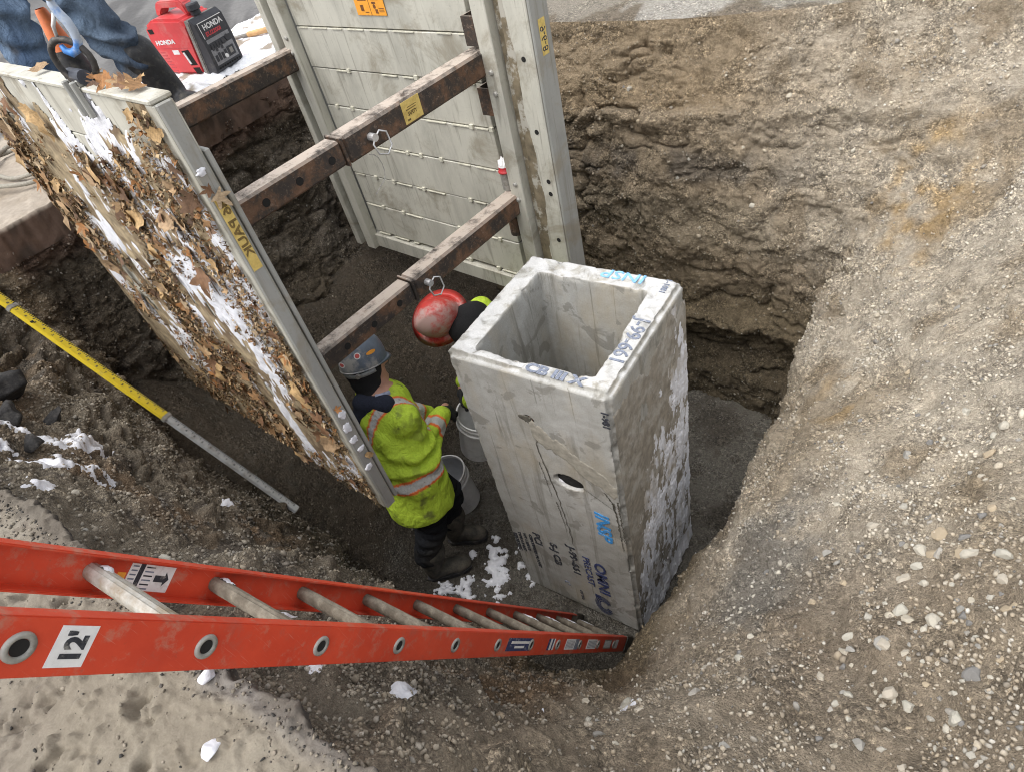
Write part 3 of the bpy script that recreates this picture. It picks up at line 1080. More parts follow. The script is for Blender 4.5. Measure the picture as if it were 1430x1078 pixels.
basin = thing('catch_basin', 'tall hollow square concrete catch basin with stencilled lettering standing in the pit', 'catch basin', (0, 0, 0))
bm = bmesh.new()
add_box(bm, (0, 0, 0), (BW, BD, BH))
bmesh.ops.bevel(bm, geom=bm.edges[:], offset=.022, segments=3, affect='EDGES')
shell = bm_obj('body', bm, M['concrete'], basin)
cut = []
bm = bmesh.new()
v0 = [(.128, .062, BH + .05), (.694, .078, BH + .05), (.676, .632, BH + .05), (.124, .622, BH + .05)]
v1 = [(.15, .13, .16), (.65, .13, .16), (.65, .60, .16), (.15, .60, .16)]
a = [bm.verts.new(v) for v in v0]
b = [bm.verts.new(v) for v in v1]
bm.faces.new(a)
bm.faces.new(list(reversed(b)))
for k in range(4):
    bm.faces.new((a[k], b[k], b[(k + 1) % 4], a[(k + 1) % 4]))
cut.append(bm_obj('tmp', bm))
# oval knock-out and lifting hole
bm = bmesh.new()
add_lathe(bm, [(0, -.05), (.078, -.05), (.082, .05), (0, .05)], 28, Matrix.Translation((.515, .0, 1.33)) @ Matrix.Rotation(math.pi / 2, 4, 'X') @ Matrix.Diagonal((1, .62, 1, 1)))
cut.append(bm_obj('tmp', bm))
bm = bmesh.new()
add_lathe(bm, [(0, -.06), (.022, -.06), (.026, .06), (0, .06)], 16, Matrix.Translation((.377, .0, 1.715)) @ Matrix.Rotation(math.pi / 2, 4, 'X'))
cut.append(bm_obj('tmp', bm))
for k, o in enumerate(cut):
    md = shell.modifiers.new('b%d' % k, 'BOOLEAN')
    md.operation = 'DIFFERENCE'
    md.solver = 'EXACT'
    md.object = o
eval_apply(shell)
for o in cut:
    bpy.data.objects.remove(o)
md = shell.modifiers.new('rm', 'REMESH')
md.mode = 'VOXEL'
md.voxel_size = .0085
eval_apply(shell)
me = shell.data
V = np.empty(len(me.vertices) * 3, np.float32)
me.vertices.foreach_get('co', V)
V = V.reshape(-1, 3).astype(float)
NN = np.empty(len(me.vertices) * 3, np.float32)
me.vertices.foreach_get('normal', NN)
NN = NN.reshape(-1, 3)
# chipped rims and arrises
rimness = np.exp(-((V[:, 2] - BH) / .02) ** 2)
edx = np.minimum(np.abs(V[:, 0]), np.abs(V[:, 0] - BW))
edy = np.minimum(np.abs(V[:, 1]), np.abs(V[:, 1] - BD))
ed = np.exp(-(np.maximum(edx, edy) / .025) ** 2)
chip = np.clip(fbm(V, 16, 3, 301) - .10, 0, 1) * .055 + np.clip(fbm(V, 45, 2, 302) - .1, 0, 1) * .016
V -= NN * (chip * np.clip(rimness * .6 + ed, 0, 1) + .0012 * fbm(V, 30, 3, 303))[:, None]
me.vertices.foreach_set('co', V.astype(np.float32).ravel())
me.polygons.foreach_set('use_smooth', np.ones(len(me.polygons), bool))
me.materials.clear()
me.materials.append(M['concrete'])
me.update()
bm = bmesh.new()
add_lathe(bm, [(0, 0), (.06, 0), (.066, .004), (.074, .004), (.076, .012), (0.0, .012)], 24,
          Matrix.Translation((.522, .030, 1.325)) @ Matrix.Rotation(math.pi / 2, 4, 'X') @ Matrix.Diagonal((1, .62, 1, 1)))
bm_obj('rubber_plug', bm, M['void'], basin, smooth=True)
o = patch('snow', (.446, .006, 1.283), (.05, .022, -.010), (0, .022, .040), 16, 16,
          lambda u, v: .6 - (2 * u - 1) ** 2 * .7 - (2 * v - 1) ** 2 * .5, lambda u, v: .010 + 0 * u, M['snow'], basin, N=(0, -.8, .6))
bm = bmesh.new()
add_lathe(bm, [(0, -.01), (.012, -.01), (.012, .02), (0, .02)], 12, Matrix.Translation((.380, .028, 1.712)) @ Matrix.Rotation(math.pi / 2, 4, 'X'))
M['orange_rust'] = m_plain('orange_rust', (.24, .09, .04), .9, 0, .4, 120)
bm_obj('lifting_pin', bm, M['orange_rust'], basin, smooth=True)

# stencilled words on the front face read downwards
FX, FY = (0, 0, -1), (1, 0, 0)


def front_text(s, x, z, size, mat, sx=1.0, shear=0.0, bold=0.0):
    return add_text(s, size, frame((x, -.0032, z), FX, FY, (0, -1, 0)), mat, 'lettering', basin, shear, .0015, sx, bold)


front_text('INSP', .630, 1.175, .105, M['blue'], 1.15, .12, .002)
front_text('OMNI', .560, .655, .092, M['navy'], 1.42, 0, .002)
front_text('PRECAST', .492, .668, .058, M['navy'], 1.32, 0, .000)
front_text('J-99-661', .408, .715, .062, M['black'], 1.45, 0, .0012)
front_text('S-J CB', .288, .665, .062, M['black'], 1.45, 0, .0012)
front_text('PCI', .182, .70, .066, M['black'], 1.3, 0, .001)
front_text('CERTIFIED PLANT', .148, .655, .026, M['black'], 1.75, 0, .0008)
front_text('WT 4 350 LB', .106, .640, .026, M['black'], 1.3, 0, .0008)
front_text('TYPE A INLET', .070, .63, .026, M['black'], 1.3, 0, .0008)
front_text('STATE SPEC', .034, .60, .030, M['black'], 1.2, 0, .0012)
front_text('LOT NO', .415, .225, .024, M['black'], 1.2)
front_text('L\u2019', .32, .27, .05, M['grey_print'], 1.2)
add_text('1-981', .045, frame((.752, -.0032, 1.925), FX, FY, (0, -1, 0)), M['black'], 'lettering', basin, 0, .0015, 1.0, .001)
# run-off streaks and a damp wash below the lifting hole
M['streak'] = m_plain('dark_runoff', (.085, .078, .062), .9, 0, .35, 60)
def streak(pts, w0, w1, seed):
    bm_ = bmesh.new()
    rs_ = random.Random(seed)
    n_ = 46
    xs_ = np.interp(np.linspace(0, 1, n_), np.linspace(0, 1, len(pts)), [p[0] for p in pts])
    zs_ = np.interp(np.linspace(0, 1, n_), np.linspace(0, 1, len(pts)), [p[1] for p in pts])
    rows = []
    for i in range(n_):
        t_ = i / (n_ - 1)
        w_ = (w0 * (1 - t_) + w1 * t_) * rs_.uniform(.45, 1.3)
        x_ = xs_[i] + rs_.gauss(0, .0022)
        rows.append((bm_.verts.new((x_ - w_, -.0026, zs_[i])), bm_.verts.new((x_ + w_, -.0026, zs_[i]))))
    for a_, b_ in zip(rows[:-1], rows[1:]):
        bm_.faces.new((a_[0], a_[1], b_[1], b_[0]))
    return bm_obj('stain', bm_, M['streak'], basin)


streak([(.378, 1.69), (.392, 1.60), (.385, 1.52), (.402, 1.40), (.425, 1.22), (.44, 1.05), (.45, .90), (.452, .74)], .0045, .002, 1)
streak([(.372, 1.42), (.385, 1.28), (.392, 1.15)], .0022, .001, 2)
streak([(.412, 1.12), (.424, .98), (.43, .86)], .003, .001, 3)
streak([(.70, 1.36), (.735, 1.30), (.742, 1.22)], .004, .002, 4)
streak([(.742, 1.30), (.752, 1.05), (.757, .90)], .005, .002, 5)
streak([(.765, 1.32), (.770, 1.12), (.772, .98)], .005, .002, 6)
streak([(.585, 1.335), (.64, 1.30), (.70, 1.265), (.75, 1.23)], .003, .002, 7)
M['damp'] = m_plain('damp_tan_wash', (.285, .265, .22), .85, 0, .3, 26, .2)
def damp(u, v):
    P_ = np.stack([u * .42, v * .42, 0 * u], -1)
    e_ = (v - (.82 - .62 * u)) / .16
    return .75 - e_ ** 2 * (.6 + .4 * u) + .9 * fbm(P_ * np.array([2.2, 1, 1]), 8, 5, 331) - .25 * (1 - u) - .6 * sstep(.93, 1.0, u)
patch('stain', (.375, -.0002, 1.30), (.395, 0, 0), (0, 0, .44), 90, 90, damp, lambda u, v: .0006 + 0 * u, M['damp'], basin, N=(0, -1, 0), base=.0012)
def dark_hole(u, v):
    return .7 - ((u - .45) * 2.2) ** 2 - ((v - .5) * 2.4) ** 2 + .8 * fbm(np.stack([u * 3, v * 3, 0 * u], -1), 1.3, 4, 332)
patch('stain', (.325, -.0002, 1.685), (.075, 0, 0), (0, 0, .065), 30, 30, dark_hole, lambda u, v: .0006 + 0 * u, M['streak'], basin, N=(0, -1, 0), base=.0013)
# ring emblem: half open rings
bm = bmesh.new()
for r0, r1, a0, a1 in ((.034, .043, 20, 340), (.048, .056, 20, 340), (.061, .068, 25, 340), (.073, .079, 40, 330)):
    nseg = 40
    ring = []
    for k in range(nseg + 1):
        t = math.radians(a0 + (a1 - a0) * k / nseg)
        ring.append((Vector((.568 + r0 * math.cos(t) * .72, -.0036, .165 + r0 * math.sin(t) * 1.3)), Vector((.568 + r1 * math.cos(t) * .72, -.0036, .165 + r1 * math.sin(t) * 1.3))))
    vs = [(bm.verts.new(p), bm.verts.new(q)) for p, q in ring]
    for (a, b), (c_, d_) in zip(vs[:-1], vs[1:]):
        bm.faces.new((a, b, d_, c_))
add_box(bm, (.520, -.0037, .235), (.558, -.0032, .272))
bm_obj('emblem', bm, M['navy'], basin)
# crayon and stencil marks on the rim
zt = BH + .0012
add_text('J-99-661', .088, frame((.705, .455, zt), (0, -1, 0), (1, 0, 0), (0, 0, 1)), M['grey_print'], 'lettering', basin, 0, .0012, .95, .0015)
add_text('1-1081', .036, frame((.722, .735, zt), (0, -1, 0), (1, 0, 0), (0, 0, 1)), M['grey_print'], 'lettering', basin, 0, .0012, 1, .001)
add_text('INSP', .085, frame((.635, .728, zt), (-1, 0, 0), (0, -1, 0), (0, 0, 1)), M['blue_faint'], 'lettering', basin, .05, .0012, 1.25, .0008)
add_text('CB III X', .062, frame((.405, .018, zt), (1, 0, 0), (0, 1, 0), (0, 0, 1)), M['grey_print'], 'lettering', basin, 0, .0012, 1.3, .003)


# wind-packed snow on the right face
def rmask(u, v):          # u along y, v up
    Pq = np.stack([u * BD, v * BH, 0 * u], -1)
    lim = .57 + .38 * u
    m = (lim - v) * 2.4 + .9 * fbm(Pq * np.array([1.5, .7, 1]), 3.0, 5, 311) + .7 * fbm(Pq * np.array([1.4, .6, 1]), 15, 4, 312) + .02
    m -= 1.4 * np.exp(-(u / .10) ** 2) * sstep(.25, .5, v) + .6 * np.exp(-(u / .05) ** 2)
    return m


def rheight(u, v):
    Pq = np.stack([u * BD, v * BH, 0 * u], -1)
    return np.clip(.005 + .008 * fbm(Pq * np.array([1, .45, 1]), 14, 4, 313) + .008 * fbm(Pq * np.array([1, .4, 1]), 38, 3, 314) + .004 * fbm(Pq, 95, 2, 315), .001, 1) \
        + .015 * np.exp(-(v / .05) ** 2)


M['crust'] = m_vcol('dirty_snow_crust', .75, .35, 60, .12)


def rcol(u, v):
    Pq = np.stack([u * BD, v * BH, 0 * u], -1)
    t = sstep(-.2, .2, rmask(u, v) * .45 + .45 * fbm(Pq, 7, 4, 316) + .02)
    base = np.tile(np.array([.34, .30, .24]), (len(u), 1))
    c_ = mixc(base, (.66, .67, .71), t)
    return mixc(c_, (.40, .37, .33), sstep(.16, .42, fbm(Pq * np.array([1.6, .5, 1]), 11, 4, 317)) * .6)


M['face_mud'] = m_plain('brown_grey_mud_skin', (.24, .215, .175), .85, 0, .3, 26, .4, dirt=(.36, .34, .30), dirt_lo=.48, dirt_hi=.62)
patch('mud_skin', (BW - .0005, 0.010, 0.005), (0, BD - .02, 0), (0, 0, BH - .03), 120, 300,
      lambda u, v: .62 + 1.1 * fbm(np.stack([u * BD * 1.4, v * BH * .6, 0 * u], -1), 5, 5, 321) + .5 * (1 - sstep(.0, .25, u)) - 1.5 * sstep(.93, .99, v + .03 * fbm(np.stack([u * 9, v * 0, 0 * u], -1), 1, 3, 322)),
      lambda u, v: .0025 + .002 * fbm(np.stack([u * 40, v * 80, 0 * u], -1), 1, 3, 323), M['face_mud'], basin, N=(1, 0, 0))
patch('snow_crust', (BW - .001, 0.012, 0.005), (0, BD - .025, 0), (0, 0, BH - .05), 150, 380, rmask, rheight, M['crust'], basin, N=(1, 0, 0), col=rcol)

# ================================================================== trench box
YAW = -.12377616
EX = Vector((math.cos(YAW), math.sin(YAW), 0))
EY = Vector((-math.sin(YAW), math.cos(YAW), 0))
EZ = Vector((0, 0, 1))
TO = Vector((-.2299277, -.485403, 0))
TL, TS, TZ0, TZ1 = 2.0543, 1.6447, 1.3292, 3.2812
tbox = thing('trench_box', 'aluminium trench box of two tall side panels held apart by rusty steel struts', 'trench box', (0, 0, 0))
TM = frame(TO, EX, EY, EZ)          # local (u, v, z)


def tb_box(name, lo, hi, mat, parent, bevel=.004):
    bm = bmesh.new()
    add_box(bm, lo, hi, TM)
    return bm_obj(name, bm, mat, parent, bevel=bevel, seg=1)


def tb_parent(name, label=None):
    o = bpy.data.objects.new(name, None)
    COL.objects.link(o)
    o.parent = tbox
    if label:
        o['label'] = label
    return o


# far panel, its inner face to the camera
fpn = tb_parent('side_panel', 'far panel with bare grey boards')
joints = [TZ0 + .10, 1.455, 1.69, 1.925, 2.16, 2.395, 2.63, 2.865, 3.10, TZ1]
for k in range(len(joints) - 1):
    z0, z1 = joints[k], joints[k + 1]
    if z1 - z0 < .05:
        continue
    tb_box('panel_board', (-1.835, TS + .012 + .002 * (k % 3), z0 + .0035), (-.40, TS + .060, z1 - .0035), M['shield'], fpn, .003)
tb_box('panel_back', (-1.84, TS + .062, TZ0 + .03), (-.39, TS + .10, TZ1 - .01), M['shield_grey'], fpn)
bm = bmesh.new()
r = random.Random(5)
for zj in joints[1:-1]:
    u = -1.80
    while u < -.46:
        w_ = r.uniform(.05, .16)
        if r.random() < .75:
            add_box(bm, (u, TS + .006, zj - .0075), (min(u + w_, -.43), TS + .02, zj - .0025), TM)
        if r.random() < .4:
            add_box(bm, (u + w_ + .005, TS + .004, zj - .012), (u + w_ + .03, TS + .02, zj + .010), TM)
        u += w_ + .05
bm_obj('joint_clips', bm, m_plain('bright_clip_metal', (.62, .60, .50), .5, .2), fpn)['kind'] = 'stuff'
tb_box('bottom_beam', (-1.90, TS - .012, TZ0), (-.36, TS + .085, TZ0 + .105), M['shield'], fpn)
# left rail: two flanges with a slot between
tb_box('end_post', (-2.06, TS - .055, TZ0), (-2.005, TS + .10, TZ1), M['shield'], fpn)
tb_box('slot_plate', (-2.003, TS + .03, TZ0), (-1.93, TS + .10, TZ1), M['shield_grey'], fpn)
tb_box('rail_flange', (-1.928, TS - .055, TZ0), (-1.842, TS + .011, TZ1), M['shield'], fpn)
# right rail, flange, post
tb_box('slot_plate', (-.398, TS + .045, TZ0), (-.305, TS + .10, TZ1), M['shield_grey'], fpn)
tb_box('rail_flange', (-.303, TS - .055, TZ0), (-.212, TS + .03, TZ1), M['shield'], fpn)
M['wet_mud'] = m_plain('wet_mud_film', (.16, .13, .085), .7, 0, .4, 20, .3, dirt=(.36, .34, .29), dirt_lo=.5, dirt_hi=.56)
tb_box('muddy_web', (-.210, TS - .002, TZ0), (-.150, TS + .06, TZ1), M['wet_mud'], fpn)
tb_box('end_post', (-.148, TS - .030, TZ0), (.0, TS + .10, TZ1), M['shield'], fpn)
tb_box('end_plate', (.002, TS - .026, TZ0 + .004), (.016, TS + .098, TZ1), M['shield_grey'], fpn)
# mud run down beside the web, a thin film on the post
patch('mud_film', TM @ Vector((-.149, TS - .031, TZ0 + .3)), EX * .10, EZ * 1.6, 22, 260,
      lambda u, v: (.42 + .30 * fbm(np.stack([v * 7, 0 * u, 0 * u], -1), 1, 4, 330) - u) * 1.5, lambda u, v: .0015 + 0 * u, M['wet_mud'], fpn, N=-EY)
bolt_bm = bmesh.new()
add_lathe(bolt_bm, [(0, .012), (.009, .011), (.013, .006), (.015, 0)], 10)
bolt_me = bpy.data.meshes.new('bolt')
bmesh.ops.recalc_face_normals(bolt_bm, faces=bolt_bm.faces[:])
bolt_bm.to_mesh(bolt_me)
bolt_bm.free()
bolt_me.materials.append(M['galv'])


def put_on(name, me, u, v, z, nrm, parent, s=1):
    o = link(name, me, parent)
    x_ = Vector(nrm).orthogonal().normalized()
    o.matrix_world = frame(TM @ Vector((u, v, z)), x_, Vector(nrm).cross(x_), Vector(nrm)) @ Matrix.Diagonal((s, s, s, 1))
    return o


for (u, z) in ((-.255, 2.72), (-.255, 2.62), (-.255, 2.14), (-.255, 2.05), (-1.875, 2.82), (-1.875, 2.735), (-1.875, 2.12), (-1.875, 2.03)):
    put_on('bolt', bolt_me, u, TS - .055, z, -EY, fpn)
hole_bm = bmesh.new()
add_lathe(hole_bm, [(0, .0016), (.0125, .0016), (.0125, 0)], 14)
hole_me = bpy.data.meshes.new('bolt_hole')
bmesh.ops.recalc_face_normals(hole_bm, faces=hole_bm.faces[:])
hole_bm.to_mesh(hole_me)
hole_bm.free()
hole_me.materials.append(M['void'])
for z in (3.05, 2.78, 2.44, 2.18, 2.11, 1.83):
    put_on('bolt_hole', hole_me, -.062 + .02 * (z < 2.2), TS - .0305, z, -EY, fpn, 1.0)
# rust brackets above and below the right struts
for z0, z1 in ((2.83, 2.96), (2.50, 2.635)):
    bm = bmesh.new()
    for lo, hi in (((-.385, TS - .045, z0), (-.310, TS - .038, z1)), ((-.385, TS - .036, z0), (-.378, TS + .04, z1)), ((-.317, TS - .036, z0), (-.310, TS + .04, z1))):
        add_box(bm, lo, hi, TM)
    bm_obj('socket_bracket', bm, M['rust'], fpn)
bm = bmesh.new()
add_tube(bm, [TM @ Vector((-.352, TS - .01, 2.08)), TM @ Vector((-.352, TS - .01, 2.175))], .033, 14)
bm_obj('socket_post', bm, M['galv'], fpn)
bm = bmesh.new()
add_tube(bm, [TM @ Vector((-.35, TS - .02, 1.80)), TM @ Vector((-.35, TS - .02, 1.93))], .04, 12)
bm_obj('socket_post', bm, M['rust'], fpn)
# orange notice
nt = tb_box('warning_label', (-1.20, TS + .0085, 2.935), (-.965, TS + .0105, 3.06), M['orange_label'], fpn, 0)
M['brown_print'] = m_plain('brown_print', (.16, .06, .02), .6, 0, .3, 90)
bm = bmesh.new()
for lo, hi in (((-1.085, 2.936), (-1.082, 3.05)), ((-1.17, 3.005), (-1.10, 3.018)), ((-1.06, 3.008), (-1.0, 3.02)), ((-1.16, 2.955), (-1.135, 2.985)), ((-1.13, 2.948), (-1.10, 2.952)), ((-1.06, 2.99), (-1.03, 3.0)),
               ((-1.015, 2.952), (-.975, 2.955)), ((-1.015, 2.96), (-.975, 2.963)), ((-1.015, 2.968), (-.975, 2.971)), ((-1.045, 2.945), (-1.025, 2.965))):
    add_box(bm, (lo[0], TS + .0078, lo[1]), (hi[0], TS + .0084, hi[1]), TM)
for rr_, zz_ in ((.011, 2.978),):
    add_lathe(bm, [(0, 0), (rr_, 0), (rr_, .0006), (0, .0006)], 12, TM @ Matrix.Translation((-1.045, TS + .0084, zz_)) @ Matrix.Rotation(math.pi / 2, 4, 'X'))
bm_obj('label_print', bm, M['brown_print'], fpn)
# yellow number strip on the end plate
bm = bmesh.new()
add_box(bm, (.0162, TS + .015, 2.78), (.0178, TS + .06, 2.93), TM)
bm_obj('number_strip', bm, M['yellow_label'], fpn)
add_text('9-6-8', .055, TM @ frame((.0182, TS + .058, 2.90), (0, 0, -1), (0, -1, 0), (1, 0, 0)) @ Matrix.Translation((0, .002, 0)), M['black'], 'lettering', fpn, 0, .0005, .9)

# near panel: outside face to the camera, end face beside it
npn = tb_parent('side_panel', 'near panel plastered with snow, dead leaves and straw')
PT = .066
TN = 1.955
for k in range(len(joints) - 1):
  z0, z1 = joints[k], joints[k + 1]
  if z1 - z0 > .05:
    tb_box('panel_board', (-TN + .07, .003 + .002 * (k % 2), z0 + .003), (-.062, .05, z1 - .003), M['shield'], npn, .003)
tb_box('end_post', (-.060, .0, TZ0), (-.004, PT - .002, TZ1 - .002), M['shield'], npn)
tb_box('end_plate', (-.002, .004, TZ0), (.010, PT - .012, TZ1), M['shield_grey'], npn)
tb_box('post_lip', (-.05, PT, TZ0 + .02), (.006, PT + .018, TZ1 - .16), M['shield_grey'], npn)
tb_box('end_post', (-TN, .0, TZ0), (-TN + .068, PT, TZ1 - .002), M['shield'], npn)
tb_box('inner_skin', (-TN + .07, .052, TZ0 + .03), (-.062, PT - .003, TZ1 - .02), M['shield_grey'], npn)
tb_box('bottom_beam', (-TN + .07, .001, TZ0), (-.062, .049, TZ0 + .096), M['shield'], npn)
tb_box('top_cap', (-TN + .001, -.006, TZ1), (-.004, PT + .002, TZ1 + .016), M['shield'], npn)
# lifting lug: two black ears with a barrel between
for u in (-.545, -.480):
    bm = bmesh.new()
    add_box(bm, (u - .008, -.026, TZ1 - .075), (u + .008, -.008, TZ1 + .038), TM)
    add_box(bm, (u - .008, -.007, TZ1 + .0165), (u + .008, .05, TZ1 + .038), TM)
    bm_obj('lifting_ear', bm, M['shield_grey'], npn, bevel=.003, seg=1)
bm = bmesh.new()
add_tube(bm, [TM @ Vector((-.565, .02, TZ1 + .040)), TM @ Vector((-.455, .02, TZ1 + .040))], .023, 14)
M['dark_steel'] = m_plain('dark_blue_steel', (.055, .06, .075), .5, .4, .3, 40, .1, dirt=(.16, .13, .10), dirt_lo=.55, dirt_hi=.75)
bm_obj('lug_barrel', bm, M['dark_steel'], npn, smooth=False)
# yellow strip with hand-cut letters on the end plate
bm = bmesh.new()
add_box(bm, (.0102, .012, 2.715), (.0118, .048, 2.985), TM)
bm_obj('number_strip', bm, M['yellow_label'], npn)
M['olive'] = m_plain('olive_lettering', (.15, .10, .03), .7, 0, .4, 90)
add_text('86 PAUK', .040, TM @ frame((.0122, .045, 2.975), (0, 0, -1), (0, -1, 0), (1, 0, 0)), M['olive'], 'lettering', npn, 0, .0006, 1.35, .0012)
for z, s in ((1.95, .05), (1.87, .06), (1.80, .045), (1.74, .03), (1.62, .035), (3.06, .025)):
    patch('snow', TM @ Vector((.0105, .008 + .006 * math.sin(z * 30), z)), EY * .042, EZ * s, 14, 14,
          lambda u, v, s=z: .5 - (2 * u - 1) ** 2 * .6 - (2 * v - 1) ** 2 * .6 + .5 * fbm(np.stack([u * 3 + s * 9, v * 3, 0 * u], -1), 1, 3, 340), lambda u, v: .006 + 0 * u, M['snow'], npn, N=EX)


def tp(u, v, z):
    return TM @ Vector((u, v, z))


# struts
def strut(uc, zc, label, h=.118, w=.105, clamp=None, pin=None, holes=(), sleeve_from=.70):
    st = bpy.data.objects.new('strut', None)
    COL.objects.link(st)
    st.parent = tbox
    st['label'] = label
    v1 = TS + .02
    if sleeve_from is None:
        tb_box('strut_tube', (uc - w / 2, PT + .02, zc - h / 2), (uc + w / 2, v1, zc + h / 2), M['rust'], st, .012)
    else:
        tb_box('inner_tube', (uc - w / 2 + .006, PT - .02, zc - h / 2 + .006), (uc + w / 2 - .006, sleeve_from + .001, zc + h / 2 - .006), M['rust'], st, .010)
        tb_box('sleeve', (uc - w / 2, sleeve_from + .014, zc - h / 2), (uc + w / 2, v1, zc + h / 2), M['rust'], st, .012)
        tb_box('sleeve_collar', (uc - w / 2 - .003, sleeve_from, zc - h / 2 - .003), (uc + w / 2 + .003, sleeve_from + .012, zc + h / 2 + .003), M['rust'], st, .004)
    for v in holes:
        o = put_on('pin_hole', hole_me, uc + w / 2 - .0058, v, zc - .002, EX, st, 1.35)
    if pin:
        bm = bmesh.new()
        add_tube(bm, [tp(uc + w / 2, pin, zc), tp(uc + w / 2 + .035, pin, zc)], .017, 12)
        bm_obj('pin', bm, M['zinc'], st)
        bm = bmesh.new()
        X0 = uc + w / 2 + .028
        pts = [(X0, pin, zc - .005), (X0 + .008, pin - .022, zc - .02), (X0 + .012, pin - .012, zc - .065), (X0 + .014, pin + .03, zc - .085),
               (X0 + .012, pin + .065, zc - .06), (X0 + .008, pin + .06, zc + .0), (X0 + .004, pin + .03, zc + .018)]
        add_tube(bm, [tp(*p) for p in pts], .0042, 6, closed=True)
        bm_obj('pin_clip', bm, M['zinc'], st, smooth=True)
    return st


s1 = strut(-.345, 2.755, 'upper right strut with yellow sticker', pin=.845, holes=(.30, .465, .635))
s2 = strut(-.315, 2.015, 'lower right strut', pin=.845, holes=(.32, .49, .66), sleeve_from=.76)
s3 = strut(-1.925, 2.695, 'brown upper left strut at the pavement side', sleeve_from=None, h=.125)
# sticker on the upper strut
bm = bmesh.new()
add_box(bm, (-.2922, 1.045, 2.712), (-.2908, 1.155, 2.806), TM)
bm_obj('sticker', bm, M['yellow_label'], s1)
add_text('SAFETY', .022, TM @ frame((-.2904, 1.07, 2.742), (0, 1, 0), (0, 0, 1), (1, 0, 0)), M['olive'], 'lettering', s1, 0, .0004, .75, .001)
bm = bmesh.new()
for a, b in (((1.065, 2.765), (1.125, 2.769)), ((1.075, 2.775), (1.13, 2.778)), ((1.06, 2.722), (1.078, 2.73))):
    add_box(bm, (-.2907, a[0], a[1]), (-.2902, b[0], b[1]), TM)
bm_obj('sticker_print', bm, M['olive'], s1)
# safety wire and its cable dangling from the pin
bm = bmesh.new()
pts = [tp(-.28, .80, 2.70 - .02 * k + .012 * math.sin(k)) + EX * (.004 * k) + EY * (.05 * k * .5 - .004 * k * k) for k in range(9)]
add_tube(bm, pts, .0022, 5)
bm_obj('tether_cable', bm, M['galv'], s1)

# ---- what sticks to the near panel: snow, straw, leaf litter and big leaves
FO = tp(-TN, -.0015, TZ0)


def on_face(u, z, off=0.0):
    return TM @ Vector((u, -.003 - off, z))


def smask(u, v):
    Pq = np.stack([u * TN, v * 1.95, 0 * u], -1)
    st = fbm(Pq * np.array([1.6, .8, 1]), 3.0, 5, 401)
    m = st * 1.5 + .85 * fbm(Pq * np.array([1.5, .45, 1]), 10, 4, 402) + .45 * fbm(Pq * np.array([1.6, .5, 1]), 30, 3, 405) - .06
    m += .38 * np.exp(-((u - .68) / .22) ** 2 - ((v - .42) / .32) ** 2) - .75 * sstep(.86, 1.0, v) - .25 * (1 - sstep(0, .12, v)) - 1.2 * sstep(.955, .985, u)
    return m


def sh(u, v):
    Pq = np.stack([u * TN, v * 1.95, 0 * u], -1)
    return np.clip(.006 + .009 * fbm(Pq, 12, 4, 403) + .006 * fbm(Pq * np.array([1.6, .6, 1]), 40, 3, 404), .001, 1)


M['face_dirt'] = m_plain('tan_dirt_film', (.30, .235, .145), .9, 0, .45, 22, .4, dirt=(.14, .095, .055), dirt_lo=.47, dirt_hi=.6)
patch('dirt_film', FO, EX * TN, EZ * (TZ1 - TZ0), 160, 200,
      lambda u, v: .50 + 1.5 * fbm(np.stack([u * TN * 1.7, v * 1.95 * .6, 0 * u], -1), 3.2, 6, 407) - .9 * sstep(.84, .98, v) + .4 * (1 - sstep(.1, .5, v)) - 1.2 * sstep(.955, .985, u),
      lambda u, v: .0035 + .003 * fbm(np.stack([u * 60, v * 40, 0 * u], -1), 1, 3, 408), M['face_dirt'], npn, N=-EY)
patch('packed_snow', FO, EX * TN, EZ * (TZ1 - TZ0), 300, 380, smask, sh, M['snow'], npn, N=-EY)['kind'] = 'stuff'

